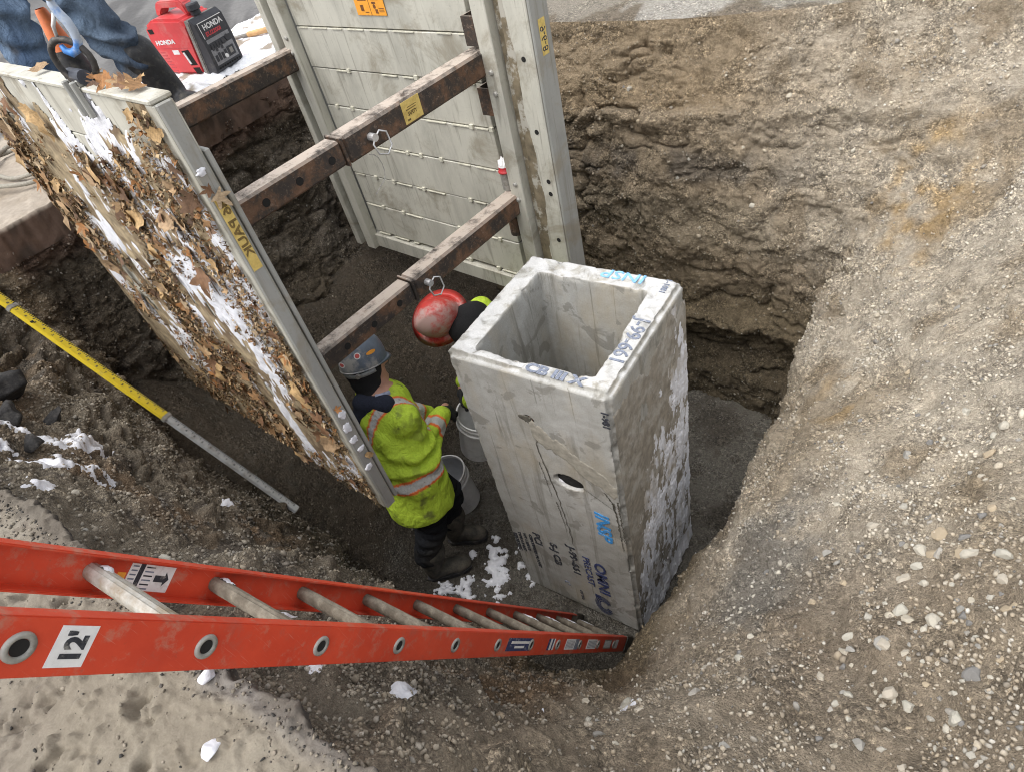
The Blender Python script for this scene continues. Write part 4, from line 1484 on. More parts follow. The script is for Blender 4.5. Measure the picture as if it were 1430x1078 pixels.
LEAF_PAL = np.array([(.19, .11, .05), (.25, .16, .08), (.12, .07, .04), (.32, .22, .12), (.09, .055, .035), (.40, .30, .18), (.24, .12, .05), (.35, .26, .16)])
n = 25000
u = RNG.random(n * 3) * TN
zq = RNG.random(n * 3)
Pq = np.stack([u, zq * 1.95, 0 * u], -1)
clump = fbm(Pq * np.array([1.3, .8, 1]), 2.6, 4, 411) + .7 * fbm(Pq, 8, 3, 412) + .25 * (1 - sstep(0, .35, zq)) - .45 * sstep(.85, .99, zq)
keep = np.argsort(-(clump + .85 * RNG.random(n * 3)))[:n]
u, zq = u[keep], zq[keep]
u = np.minimum(u, TN - .03)
VV, FF, CC = [], [], []
base = 0
for i in range(n):
    straw = RNG.random() < .62
    ang = RNG.normal(-.10, .38) if straw else RNG.random() * 6.28
    L = (RNG.uniform(.02, .085) if straw else RNG.uniform(.005, .024) * (.6 + .6 * RNG.random()))
    W = (RNG.uniform(.0007, .0022) if straw else L * RNG.uniform(.3, .8))
    dx, dz = math.sin(ang), math.cos(ang)
    o1, o2, o3 = RNG.uniform(.002, .016), RNG.uniform(.002, .020), RNG.uniform(.003, .02)
    cx, cz = u[i] - TN, TZ0 + zq[i] * 1.94
    p = [(cx - dx * L / 2 - dz * W / 2, o1, cz - dz * L / 2 + dx * W / 2), (cx - dx * L / 2 + dz * W / 2, o1 + W * .5, cz - dz * L / 2 - dx * W / 2),
         (cx + dz * W * .6, o3 + W * .4, cz - dx * W * .6), (cx + dx * L / 2, o2, cz + dz * L / 2), (cx - dz * W * .6, o3, cz + dx * W * .6)]
    VV += [tuple(TM @ Vector((a, -b, c_))) for a, b, c_ in p]
    FF += [(base, base + 1, base + 2), (base, base + 2, base + 4), (base + 2, base + 3, base + 4)]
    c_ = np.array([(.40, .31, .17), (.44, .32, .11), (.28, .20, .11), (.17, .115, .06), (.50, .41, .26), (.10, .07, .045)][RNG.integers(0, 6)]) if straw else LEAF_PAL[RNG.integers(0, 8)]
    CC += [c_ * (.6 + .7 * RNG.random())] * 5
    base += 5
M['litter'] = m_vcol('dead_leaf_litter', .8, 0, 60, .2)
M['litter'].use_backface_culling = False
lit = mesh_obj('leaf_litter', np.array(VV), np.array(FF), M['litter'], npn, col=np.array(CC))
lit['kind'] = 'stuff'


def leaf_outline(seed, oak=False):
    r = random.Random(seed)
    pts = []
    if oak:
        N_ = 18
        for k in range(N_):
            a = 2 * math.pi * k / N_
            rad = .5 * (1 + .16 * math.cos(7 * a)) * (.9 + .2 * r.random())
            pts.append((rad * math.sin(a) * .62, rad * math.cos(a)))
    else:
        lobes = [(0, 1.0), (52, .86), (112, .60), (248, .60), (308, .86)]
        seq = []
        for a, L in lobes:
            seq += [(a - 17, L * .60), (a - 9, L * .78), (a, L), (a + 9, L * .78), (a + 17, L * .60)]
            seq += [(a + 27, .36)]
        seq += [(172, .18), (180, .34), (188, .18)]
        seq.sort(key=lambda q: q[0] % 360)
        for a, L in seq:
            L *= .55 * (.88 + .24 * r.random())
            pts.append((L * math.sin(math.radians(a)), L * math.cos(math.radians(a))))
    return pts


LEAF_ME = []
leafcols = [(.23, .13, .06), (.33, .215, .115), (.15, .08, .042), (.38, .25, .12), (.27, .125, .045), (.12, .07, .042), (.37, .275, .175), (.28, .19, .11)]
M_leaf = []
for i, c_ in enumerate(leafcols):
    t = NT('dry_leaf')
    co = t.coord()
    f = t.noise(co, 7, 5, .65)
    a_ = t.mix(t.fac(f, .3, .7), tuple(x_ * .6 for x_ in c_), tuple(min(1, x_ * 1.35) for x_ in c_))
    vein = t.n('ShaderNodeTexWave', wave_type='BANDS', bands_direction='DIAGONAL')
    vein.inputs['Scale'].default_value = 4.0
    vein.inputs['Distortion'].default_value = 1.5
    t.l(co, vein.inputs['Vector'])
    a_ = t.mix(t.mul(t.fac(vein.outputs['Fac'], .8, 1.0), .35), a_, tuple(min(1, x_ * 1.6) for x_ in c_))
    M_leaf.append(t.fin(a_, .7, 0, .3))
for i in range(16):
    pts = leaf_outline(i, i % 4 == 3)
    r = random.Random(i * 7 + 1)
    bm = bmesh.new()
    cu = r.uniform(.15, .6)
    ph = r.random() * 6

    def zc(x_, y_):
        return cu * (x_ * x_ * 1.2 + .5 * y_ * y_ * math.sin(ph) + .12 * math.sin(9 * x_ + ph) * y_ + .10 * math.sin(7 * y_ + ph * 2))
    c0 = bm.verts.new((0, 0, zc(0, 0)))
    mid = [bm.verts.new((x_ * .5, y_ * .5, zc(x_ * .5, y_ * .5))) for x_, y_ in pts]
    out = [bm.verts.new((x_, y_, zc(x_, y_))) for x_, y_ in pts]
    m_ = len(pts)
    for k in range(m_):
        k2 = (k + 1) % m_
        bm.faces.new((c0, mid[k], mid[k2]))
        bm.faces.new((mid[k], out[k], out[k2], mid[k2]))
    me = bpy.data.meshes.new('leaf')
    bm.to_mesh(me)
    bm.free()
    me.polygons.foreach_set('use_smooth', np.ones(len(me.polygons), bool))
    me.materials.append(M_leaf[i % 8])
    LEAF_ME.append(me)
r = random.Random(21)


def put_leaf(p, nrm, s, parent=npn, k=None):
    o = link('leaf', LEAF_ME[r.randrange(16) if k is None else k], parent)
    nz = (Vector(nrm) + Vector((r.gauss(0, .2), r.gauss(0, .2), r.gauss(0, .2)))).normalized()
    x_ = nz.orthogonal().normalized()
    o.matrix_world = frame(p, x_, nz.cross(x_), nz) @ Matrix.Rotation(r.random() * 6.28, 4, 'Z') @ Matrix.Diagonal((s, s, s, 1))
    return o


for i in range(285):
    for _ in range(30):
        uu_, vv_ = r.random(), r.random()
        pq = np.array([[uu_ * TN, vv_ * 1.95, 0]])
        cl_ = (fbm(pq * np.array([1.3, .8, 1]), 2.6, 4, 411) + .6 * fbm(pq, 8, 3, 412))[0]
        if cl_ + .45 * r.random() > .18:
            break
    s_ = .055 + .085 * r.random() ** 1.4 + (.06 if i < 9 else 0)
    put_leaf(on_face(min(uu_ * TN, TN - .05) - TN, TZ0 + vv_ * 1.93, .012 + .012 * r.random()), -EY, s_)
# along the top edge and on the end plate
for u_, v_, s_ in ((-.33, .04, .13), (-.22, .03, .11), (-.16, .05, .10), (-.42, .04, .12), (-.27, .06, .09), (-.12, .03, .12), (-.36, .01, .08), (-.92, .04, .09), (-.47, .05, .10), (-.19, .02, .13)):
    o = put_leaf(tp(u_, v_, TZ1 + .035), EZ + EX * .3, s_ * .8, npn)
for z, v_, s_ in ((2.99, .03, .09), (2.02, .02, .05), (1.70, .05, .05), (3.02, .015, .06)):
    put_leaf(tp(.018, v_, z), EX, s_)

# ---- hook, link and shackle over the near panel
LK = tp(-.515, .02, TZ1 + .040)
vd = Vector((-.90, .42, -.02)).normalized()          # away from the viewer along the ground
side = EX * .83 + EY * .2
side = Vector((.82, .52, -.05)).normalized()
UPK = (EZ + side * .48).normalized()
side = (side - UPK * side.dot(UPK)).normalized()
ln = thing('lifting_link', 'dark pear-shaped steel link through the lug on the near panel', 'link', LK)
bm = bmesh.new()
pts = []
for k in range(20):
    a = 2 * math.pi * k / 20
    pts.append(UPK * .040 + side * (.060 * math.cos(a) * (1 + .16 * math.sin(a)) - .012 * math.sin(a)) + UPK * (.066 * math.sin(a)))
add_tube(bm, pts, .0105, 10, closed=True)
bm_obj('ring', bm, m_plain('worn_black_steel', (.045, .042, .04), .5, .4, .4, 50, .2, dirt=(.2, .17, .14), dirt_lo=.5, dirt_hi=.7), ln, smooth=True)
hk = thing('lifting_hook', 'blue and grey latched lifting hook hanging above the near panel', 'hook', LK + side * -.005 + UPK * .118)
M['hook_blue'] = m_plain('chipped_blue_hook_paint', (.40, .46, .55), .45, .2, .2, 12, .1, dirt=(.06, .20, .52), dirt_lo=.48, dirt_hi=.56)
bm = bmesh.new()
hp = [(-.045, .20), (-.04, .165), (-.022, .135), (.004, .11), (.024, .075), (.034, .035), (.028, -.002), (.004, -.026), (-.022, -.022), (-.036, -.002)]
rr_ = [.017, .020, .024, .024, .023, .022, .022, .021, .017, .011]
pp = []
HB = -.03
add_tube(bm, [side * (a * .75) + UPK * (b * .70 + HB) for a, b in hp], [q_ * .62 for q_ in rr_], 10)
bm_obj('hook_body', bm, M['hook_blue'], hk, smooth=True)
bm = bmesh.new()
add_tube(bm, [side * -.024 + UPK * (.100 + HB), side * -.038 + UPK * (.050 + HB), side * -.030 + UPK * (.0 + HB)], [.007, .006, .005], 8)
bm_obj('latch', bm, M['zinc'], hk, smooth=True)
bm = bmesh.new()
for s_ in (-1, 1):
    off = vd * .014 * s_
    add_tube(bm, [side * -.031 + UPK * (.126 + HB) + off, side * -.040 + UPK * (.152 + HB) + off, side * -.038 + UPK * (.195 + HB) + off], [.011, .014, .012], 10)
bm_obj('clevis', bm, M['zinc'], hk, smooth=True)
ch = thing('lifting_chain', 'grey steel chain rising from the lifting hook out of view', 'chain', LK + side * -.043 + UPK * .305)
for k in range(9):
    bm = bmesh.new()
    ax = side if k % 2 else vd
    pts = [UPK * (.06 * k + .045 * math.sin(a)) + ax * (.024 * math.cos(a)) for a in [2 * math.pi * q_ / 14 for q_ in range(14)]]
    add_tube(bm, pts, .008, 8, closed=True)
    bm_obj('link', bm, M['galv'], ch, smooth=True)

# ---- red and white crushed cup wedged on the lower strut socket
cp = thing('socket_cap', 'small red and white cap on the socket above the lower strut', 'cap', tp(-.352, TS - .01, 2.178))
bm = bmesh.new()
add_lathe(bm, [(0, 0), (.038, 0), (.040, .006), (.034, .008), (.034, .034)], 18)
bm_obj('red_band', bm, m_plain('red_plastic', (.45, .03, .035), .4, 0, .15), cp, smooth=True)
bm = bmesh.new()
prof = []
nn_ = 18
v_b = [bm.verts.new((.0335 * math.cos(6.283 * k / nn_), .0335 * math.sin(6.283 * k / nn_), .034)) for k in range(nn_)]
rz = random.Random(3)
v_t = [bm.verts.new((.030 * math.cos(6.283 * k / nn_), .030 * math.sin(6.283 * k / nn_), .05 + .022 * rz.random() + .015 * math.sin(6.283 * k / nn_))) for k in range(nn_)]
vt = bm.verts.new((0, 0, .075))
for k in range(nn_):
    bm.faces.new((v_b[k], v_b[(k + 1) % nn_], v_t[(k + 1) % nn_], v_t[k]))
    bm.faces.new((v_t[k], v_t[(k + 1) % nn_], vt))
bm_obj('white_top', bm, M['white_label'], cp)

# ================================================================== ladder
LB = Vector((.755, -.085, 0.0))
LU = Vector((.023, -.4288, .9035)).normalized()
LW = Vector((-.397, .03, 0))
LW = (LW - LU * LW.dot(LU)).normalized()
LN = LW.cross(LU)
if LN.z < 0:
    LN = -LN
WID, LEN = .345, 3.62
ladder = thing('ladder', 'orange fibreglass extension ladder leaning into the pit with muddy aluminium rungs', 'ladder', (0, 0, 0))
_a = math.radians(5.5)
LW, LN = (LW * math.cos(_a) - LN * math.sin(_a)), (LN * math.cos(_a) + LW * math.sin(_a))
LM = frame(LB, LW, LU, LN)          # local: across, along, out


def channel(name, x0, s):           # s = +1: flanges open towards +across
    rail = bpy.data.objects.new(name, None)
    COL.objects.link(rail)
    rail.parent = ladder
    bm = bmesh.new()
    prof = [(0, -.041), (.030, -.041), (.030, -.0355), (.0055, -.0355), (.0055, .0355), (.030, .0355), (.030, .041), (0, .041)]
    nseg = 30
    rings = []
    for k in range(nseg + 1):
        y_ = .09 + (LEN - .09) * k / nseg
        rings.append([bm.verts.new(LM @ Vector((x0 + s * a, y_, b))) for a, b in prof])
    for a, b in zip(rings[:-1], rings[1:]):
        for k in range(len(prof)):
            k2 = (k + 1) % len(prof)
            bm.faces.new((a[k], a[k2], b[k2], b[k]))
    bm.faces.new(rings[0])
    bm.faces.new(list(reversed(rings[-1])))
    bm_obj('rail_channel', bm, M['orange'], rail, bevel=.002, seg=2)
    bm = bmesh.new()
    add_box(bm, (x0 - .006 if s > 0 else x0 - .034, -.02, -.045), (x0 + .034 if s > 0 else x0 + .006, .13, .045), LM)
    bm_obj('rubber_foot', bm, M['mud_rubber'], rail, bevel=.006)
    return rail


rail_a = channel('rail', 0, 1)
rail_b = channel('rail', WID, -1)
ring_bm = bmesh.new()
add_lathe(ring_bm, [(.0115, -.004), (.0125, .002), (.016, .0045), (.0205, .003), (.0215, -.001)], 24)
add_lathe(ring_bm, [(.0118, -.004), (.0118, -.05)], 24)
bmesh.ops.recalc_face_normals(ring_bm, faces=ring_bm.faces[:])
ring_me = bpy.data.meshes.new('rung_ring')
ring_bm.to_mesh(ring_me)
ring_bm.free()
ring_me.polygons.foreach_set('use_smooth', np.ones(len(ring_me.polygons), bool))
ring_me.materials.append(M['galv'])
cap_bm = bmesh.new()
add_lathe(cap_bm, [(0, .0003), (.0118, .0003)], 20)
cap_me = bpy.data.meshes.new('rung_bore')
cap_bm.to_mesh(cap_me)
cap_bm.free()
cap_me.materials.append(M['void'])


def rung_mesh(mat, seed):
    bm = bmesh.new()
    prof = []
    for k in range(28):
        a = 2 * math.pi * k / 28
        cx, cy = .0255 * math.cos(a), .0185 * math.sin(a)
        if cy > 0:
            cy = min(cy, .0145) + (.0022 if k % 2 else 0)
        prof.append((cx, cy))
    rr = random.Random(seed)
    rings = []
    for i in range(13):
        x_ = .006 + (WID - .012) * i / 12
        j = [.0018 * mnoise.noise(Vector((x_ * 25, k * .7, seed))) if mat is not M['alu'] else 0 for k in range(28)]
        rings.append([bm.verts.new((x_, p[0] * (1 + j[k] * 12), p[1] * (1 + j[k] * 25))) for k, p in enumerate(prof)])
    for a, b in zip(rings[:-1], rings[1:]):
        for k in range(28):
            k2 = (k + 1) % 28
            bm.faces.new((a[k], a[k2], b[k2], b[k]))
    bmesh.ops.recalc_face_normals(bm, faces=bm.faces[:])
    me = bpy.data.meshes.new('rung')
    bm.to_mesh(me)
    bm.free()
    me.materials.append(mat)
    return me


RM = {0: rung_mesh(M['alu'], 1), 1: rung_mesh(M['muddy_alu'], 2)}
TILT = math.radians(14)
for k in range(12):
    s_ = .083 + .3048 * k
    rg = link('rung', RM[0 if k >= 10 else 1], ladder)
    rg.matrix_world = LM @ Matrix.Translation((0, s_, 0)) @ Matrix.Rotation(TILT, 4, 'X')
    if k < 10:
        rg['label'] = 'mud-caked rung'
    o = link('rung_ring', ring_me, rg)
    o.matrix_world = LM @ Matrix.Translation((-.0005, s_, 0)) @ Matrix.Rotation(-math.pi / 2, 4, 'Y')
    o = link('rung_bore', cap_me, rg)
    o.matrix_world = LM @ Matrix.Translation((-.0012, s_, 0)) @ Matrix.Rotation(-math.pi / 2, 4, 'Y')
    # mud or snow frozen to the far end of the rung
    c_ = LM @ Vector((WID - .05, s_, .010))
    if k in (0, 1, 2, 3, 10, 9):
        patch('snow', LM @ Vector((WID - (.13 if k < 4 else .052), s_ - .012, .0125)), LW * (.09 if k < 4 else .044), LU * .024, 20, 12,
              lambda u, v, k=k: .55 - (2 * u - 1) ** 2 * .5 - (2 * v - 1) ** 2 * .45 + .55 * fbm(np.stack([u * 4 + k, v * 2, 0 * u], -1), 1, 3, 501),
              lambda u, v: .011 + 0 * u, M['snow'], rg, N=LN).matrix_world = Matrix.Identity(4)
# labels on the rails
WEB = frame(LM @ Vector((-.0008, 0, 0)), LU, LN, LU.cross(LN))       # x along, y out of the web's width
sgn = -1 if (LU.cross(LN)).dot(LW) > 0 else 1


def rail_label(x0, x1, y0, y1, mat, name='sticker', off=.0006, parent=rail_a):
    bm = bmesh.new()
    add_box(bm, (-off, x0, y0), (-.0001, x1, y1), LM)
    return bm_obj(name, bm, mat, parent)


rail_label(3.338, 3.392, -.028, .030, M['white_label'])
add_text("12'", .040, frame(LM @ Vector((-.0009, 3.349, -.022)), LN, LU, LN.cross(LU)), M['black'], 'lettering', rail_a, 0, .0004, .95, .0018)
for (a, b, m_) in ((1.60, 1.83, 'navy'), (1.345, 1.41, 'white_label'), (1.40, 1.42, 'navy'), (1.02, 1.20, 'white_label'), (.72, .88, 'white_label'), (.44, .58, 'galv'), (.30, .36, 'white_label')):
    rail_label(a, b, -.022, .024, M[m_], off=.0006 if m_ != 'navy' or a > 1.5 else .0009)
rail_label(1.362, 1.378, -.022, .024, M['navy'], 'sticker_print', .0009)
rail_label(1.02, 1.07, -.022, .024, M['grey_print'], 'sticker_print', .0009)
for k in range(7):
    rail_label(.735 + .02 * k, .743 + .02 * k, -.016, .018, M['grey_print'], 'sticker_print', .0009)
    rail_label(1.085 + .016 * k, 1.09 + .016 * k, -.016, .018, M['grey_print'], 'sticker_print', .0009)
    rail_label(.455 + .017 * k, .463 + .017 * k, -.016, .018, M['white_label'], 'sticker_print', .0009)
bm = bmesh.new()
add_box(bm, (-.0009, 1.63, .004), (-.0006, 1.80, .013), LM)
add_box(bm, (-.0009, 1.67, -.012), (-.0006, 1.76, -.004), LM)
bm_obj('sticker_print', bm, M['white_label'], rail_a)
# instruction sticker inside the far rail
IX = WID - .0056


def far_label(x0, x1, y0, y1, mat, off, name='sticker'):
    bm = bmesh.new()
    add_box(bm, (IX - off, x0, y0), (IX - .0001, x1, y1), LM)
    return bm_obj(name, bm, mat, rail_b)


far_label(2.955, 3.062, -.028, .027, M['white_label'], .0006)
far_label(3.066, 3.084, -.028, .006, M['orange_label'], .0006)
far_label(3.030, 3.041, -.028, .027, M['black'], .0009, 'sticker_print')
for k in range(6):
    far_label(3.044, 3.058, -.025 + .009 * k, -.022 + .009 * k, M['grey_print'], .0009, 'sticker_print')
    far_label(3.005, 3.026, -.025 + .009 * k, -.022 + .009 * k, M['black' if k % 2 else 'grey_print'], .0009, 'sticker_print')
bm = bmesh.new()
arrow = [(2.962, .000), (2.974, .016), (2.974, .007), (2.998, .007), (2.998, -.007), (2.974, -.007), (2.974, -.016)]
f_ = bm.faces.new([bm.verts.new(LM @ Vector((IX - .0009, a, b))) for a, b in arrow])
bm_obj('sticker_print', bm, M['black'], rail_b)

# ================================================================== levelling rod
rod = thing('levelling_rod', 'long measuring rod with a yellow upper half leaning against the left bank', 'measuring rod', (0, 0, 0))
RA = Vector((-1.025, -.572, .95))
RB = Vector((-2.325, -.721, 2.30))
RD = (RB - RA).normalized()
RS = Vector((.55, .5, .65))
RX = RD.cross(RS).normalized()
RS = RX.cross(RD).normalized()
if RS.dot(CAM - RA) < 0:
    RS = -RS
    RX = -RX
RMx = frame(RA, RX, RD, RX.cross(RD))
nz_ = RX.cross(RD)
RLn = (RB - RA).length
spl = RLn * .465
M['rod_yellow'] = m_plain('yellow_rod_enamel', (.62, .47, .03), .5, 0, .08, 40, dirt=(.45, .35, .08), dirt_lo=.55, dirt_hi=.75)
M['rod_grey'] = m_plain('grey_rod_enamel', (.42, .43, .43), .5, .1, .12, 40, dirt=(.22, .2, .17), dirt_lo=.5, dirt_hi=.7)
for nm, a, b, w_, m_ in (('lower_section', 0, spl, .044, 'rod_grey'), ('upper_section', spl + .002, RLn + .06, .052, 'rod_yellow')):
    bm = bmesh.new()
    add_box(bm, (-w_ / 2, a, -.013), (w_ / 2, b, .013), RMx)
    sec = bm_obj(nm, bm, M[m_], rod, bevel=.003)
    bm = bmesh.new()
    y_ = a + .03
    i_ = 0
    rr = random.Random(9)
    while y_ < min(b, RLn + .05) - .02:
        L_ = .010 if i_ % 5 else .020
        add_box(bm, (w_ / 2 - .004 - L_, y_, .0131), (w_ / 2 - .004, y_ + .005, .0136), RMx)
        y_ += .0105
        i_ += 1
    bm_obj('graduation', bm, M['black'], sec)['kind'] = 'stuff'
    y_ = a + .06
    q_ = 1
    while y_ < min(b, RLn + .05) - .03:
        add_text(str(q_ % 10), .020, RMx @ frame((-.004, y_ + .010, .0131), (0, -1, 0), (1, 0, 0), (0, 0, 1)) @ Matrix.Translation((0, -.010, 0)), M['black'], 'lettering', sec, 0, .0003, 1.0, .0006)
        y_ += .0525
        q_ += 1
for y_ in (spl - .012, RLn - .085):
    bm = bmesh.new()
    add_box(bm, (-.029, y_, -.017), (.029, y_ + .026, .016), RMx)
    bm_obj('clamp', bm, M['galv'], rod, bevel=.003)
bm = bmesh.new()
add_box(bm, (-.026, RLn - .20, .013), (-.01, RLn - .19, .017), RMx)
bm_obj('button', bm, M['rubber'], rod)

# ================================================================== pails
def pail(label, loc, tilt, axis, inner, bail=True, h=.36, r_=.148):
    t = thing('pail', label, 'bucket', loc, 'white plastic pails')
    t.rotation_mode = 'AXIS_ANGLE'
    t.rotation_axis_angle = (tilt, *axis)
    bm = bmesh.new()
    add_lathe(bm, [(0, 0), (r_ * .86, 0), (r_ * .88, .006), (r_ * .96, h - .09), (r_ * 1.045, h - .088), (r_ * 1.045, h - .074), (r_ * .97, h - .07), (r_ * .98, h - .045), (r_ * 1.04, h - .043), (r_ * 1.04, h - .032), (r_ * .985, h - .03),
                   (r_, h - .012), (r_ * 1.05, h - .010), (r_ * 1.05, h), (r_ * .985, h), (r_ * .97, h - .02)], 40)
    bm_obj('shell', bm, M['white_plastic'], t, smooth=False)
    bm = bmesh.new()
    add_lathe(bm, [(r_ * .968, h - .022), (r_ * .93, h - .09), (r_ * .86, .012), (0, .012)], 40)
    bm_obj('inside', bm, inner, t, smooth=True)
    if bail:
        bm = bmesh.new()
        pts = [Vector((r_ * 1.06 * math.cos(a), .10 * math.sin(a) * .6, h - .04 + .15 * math.sin(a))) for a in np.linspace(0, math.pi, 15)]
        add_tube(bm, pts, .003, 6)
        bh = bm_obj('bail', bm, M['galv'], t, smooth=True)
        bm = bmesh.new()
        add_tube(bm, pts[6:9], .011, 10)
        bm_obj('grip', bm, M['rubber'], bh)
    return t


pail('open white pail with grey inside on the floor beside the blue hard hat worker', (-.765, .345, -.01), math.radians(8), (.6, -.5, 0), M['inner_plastic'], False)
pail('white ribbed pail held between the two workers at the corner of the concrete box', (-.585, .515, .50), math.radians(14), (-.3, .9, 0), M['white_plastic'], True)

# ================================================================== people
def blob(name, parts, voxel, mat, parent=None, smooth=4, fold=None, col=None):
    """one continuous skin grown over tapered limbs: parts = ('c', p0, p1, r0, r1) or ('e', centre, radii[, matrix3])"""
    bm = bmesh.new()
    for p in parts:
        if p[0] == 'c':
            a, b = Vector(p[1]), Vector(p[2])
            for q, r_ in ((a, p[3]), (b, p[4])):
                bmesh.ops.create_icosphere(bm, subdivisions=3, radius=r_, matrix=Matrix.Translation(q))
            d_ = b - a
            if d_.length > 1e-4:
                rot = d_.to_track_quat('Z', 'Y').to_matrix().to_4x4()
                bmesh.ops.create_cone(bm, cap_ends=True, segments=24, radius1=p[3], radius2=p[4], depth=d_.length, matrix=Matrix.Translation((a + b) / 2) @ rot)
        else:
            mt = Matrix.Translation(Vector(p[1])) @ (p[3].to_4x4() if len(p) > 3 else Matrix.Identity(4)) @ Matrix.Diagonal((*p[2], 1))
            bmesh.ops.create_icosphere(bm, subdivisions=3, radius=1, matrix=mt)
    me = bpy.data.meshes.new(name)
    bm.to_mesh(me)
    bm.free()
    o = link(name, me)
    md = o.modifiers.new('r', 'REMESH')
    md.mode = 'VOXEL'
    md.voxel_size = voxel
    ms = o.modifiers.new('s', 'SMOOTH')
    ms.iterations = smooth
    ms.factor = .5
    eval_apply(o)
    me = o.data
    nv = len(me.vertices)
    V = np.empty(nv * 3, np.float32)
    me.vertices.foreach_get('co', V)
    V = V.reshape(-1, 3).astype(float)
    if fold is not None:
        N_ = np.empty(nv * 3, np.float32)
        me.vertices.foreach_get('normal', N_)
        V0 = V.copy()
        V = V + N_.reshape(-1, 3) * fold(V)[:, None]
        me.vertices.foreach_set('co', V.astype(np.float32).ravel())
        V = V0
    if col is not None:
        at = me.color_attributes.new('Col', 'FLOAT_COLOR', 'POINT')
        c4 = np.ones((nv, 4), np.float32)
        c4[:, :3] = col(V)
        at.data.foreach_set('color', c4.ravel())
    me.polygons.foreach_set('use_smooth', np.ones(len(me.polygons), bool))
    me.materials.clear()
    me.materials.append(mat)
    me.update()
    o.parent = parent
    return o


def seg_t(V, a, b):
    a, b = np.array(a, float), np.array(b, float)
    d_ = b - a
    t = ((V - a) @ d_) / (d_ @ d_)
    dist = np.linalg.norm(V - (a + np.clip(t, 0, 1)[:, None] * d_), axis=1)
    return t, dist


M['skin'] = m_plain('skin', (.46, .25, .18), .5, 0, .1, 30)
M['hivis'] = m_vcol('hi_vis_fabric', .75, .25, 130, .10, .25, .42)
M['cloth_vc'] = m_vcol('work_cloth', .9, .3, 150, .16, .15, .45)
M['glove'] = m_plain('black_glove', (.02, .02, .022), .8, 0, .4, 90, .2)
M['dark_knit'] = m_plain('black_knit', (.012, .012, .013), .95, 0, .3, 140, .2)
M['navy_cloth'] = m_plain('navy_fleece', (.018, .022, .038), .95, 0, .3, 120, .25)
HV, HO, HS = np.array((.47, .64, .055)), np.array((.80, .19, .05)), np.array((.50, .50, .48))


def taped(V, t, c0, half, orange, out):
    d_ = np.abs(t - c0)
    k = d_ < half
    out[k] = HO
    k2 = d_ < half - orange
    out[k2] = HS
    return out


def hand(side, wrist, direction, curl, nrm, scale=1.0):
    """five bent fingers on a palm, as capsules"""
    w_, d_, n_ = Vector(wrist), Vector(direction).normalized(), Vector(nrm).normalized()
    s_ = d_.cross(n_).normalized() * side
    n_ = (n_ - d_ * n_.dot(d_)).normalized()
    k = scale
    parts = [('c', w_, w_ + d_ * .03 * k, .028 * k, .034 * k)]
    pal = w_ + d_ * .085 * k
    for i, (off, L) in enumerate(((-.032, .070), (-.011, .080), (.011, .076), (.031, .060))):
        b0 = w_ + d_ * .03 * k + s_ * off * .7 * k
        b1 = pal + s_ * off * k
        parts.append(('c', b0, b1, .017 * k, .0135 * k))
        p = b1
        a = curl * .35
        for j, f in enumerate((.42, .33, .25)):
            q = p + (d_ * math.cos(a) + n_ * math.sin(a)) * L * f * k
            parts.append(('c', p, q, (.0118 - .0012 * j) * k, (.0106 - .0012 * j) * k))
            p = q
            a += curl * .75
    b0 = w_ + d_ * .02 * k - s_ * .022 * k
    b1 = w_ + d_ * .055 * k - s_ * .05 * k + n_ * .012 * k
    b2 = w_ + d_ * .085 * k - s_ * .052 * k + n_ * .035 * k
    parts += [('c', b0, b1, .017 * k, .014 * k), ('c', b1, b2, .0135 * k, .0105 * k)]
    return parts


def folds(freq, amp, seed, joints=()):
    def f(V):
        a = amp * (.6 + .6 * fbm(V, freq * .4, 2, seed + 5))
        out = a * (np.abs(fbm(V * np.array([1, 1, .62]), freq, 3, seed)) * 2 - .45)
        for (p, r_, fr) in joints:
            w_ = np.exp(-(np.linalg.norm(V - np.array(p), axis=1) / r_) ** 2)
            out = out + w_ * amp * 1.3 * np.sin(fbm(V, 6, 2, seed + 9) * 5 + (V @ np.array([.5, .3, 1.0])) * fr)
        return out
    return f


def boot(name, heel, toe, shaft_top, parent, mat, k=1.0):
    h, t_ = Vector(heel), Vector(toe)
    d_ = (t_ - h).normalized()
    ank = h + d_ * .05 * k + EZ * .10 * k
    parts = [('c', h + d_ * .045 * k + EZ * .045 * k, h + d_ * .10 * k + EZ * .055 * k, .046 * k, .050 * k), ('c', h + d_ * .10 * k + EZ * .055 * k, t_ - d_ * .055 * k + EZ * .045 * k, .050 * k, .048 * k),
             ('c', t_ - d_ * .09 * k + EZ * .042 * k, t_ - d_ * .045 * k + EZ * .040 * k, .052 * k, .042 * k), ('c', h + d_ * .05 * k + EZ * .05 * k, ank, .052 * k, .058 * k),
             ('c', ank, shaft_top, .060 * k, .082 * k)]
    b = blob(name, parts, .010, mat, parent, 3, folds(9, .006, 77))
    bm = bmesh.new()
    sd = d_.cross(EZ)
    out_ = []
    for a, w_ in ((-.004, .030), (.02, .046), (.10, .050), (.17, .054), (.23, .050), (.27, .030)):
        L_ = (t_ - h).length / .28
        out_.append((h + d_ * a * L_, w_ * k))
    up_, lo_ = [], []
    lo = [bm.verts.new(p + sd * w_ - EZ * .002) for p, w_ in out_] + [bm.verts.new(p - sd * w_ - EZ * .002) for p, w_ in reversed(out_)]
    hi = [bm.verts.new(v.co + EZ * .028) for v in lo]
    n_ = len(lo)
    bm.faces.new(lo)
    bm.faces.new(list(reversed(hi)))
    for i in range(n_):
        bm.faces.new((lo[i], hi[i], hi[(i + 1) % n_], lo[(i + 1) % n_]))
    bm_obj('sole', bm, M['rubber'], b)
    return b


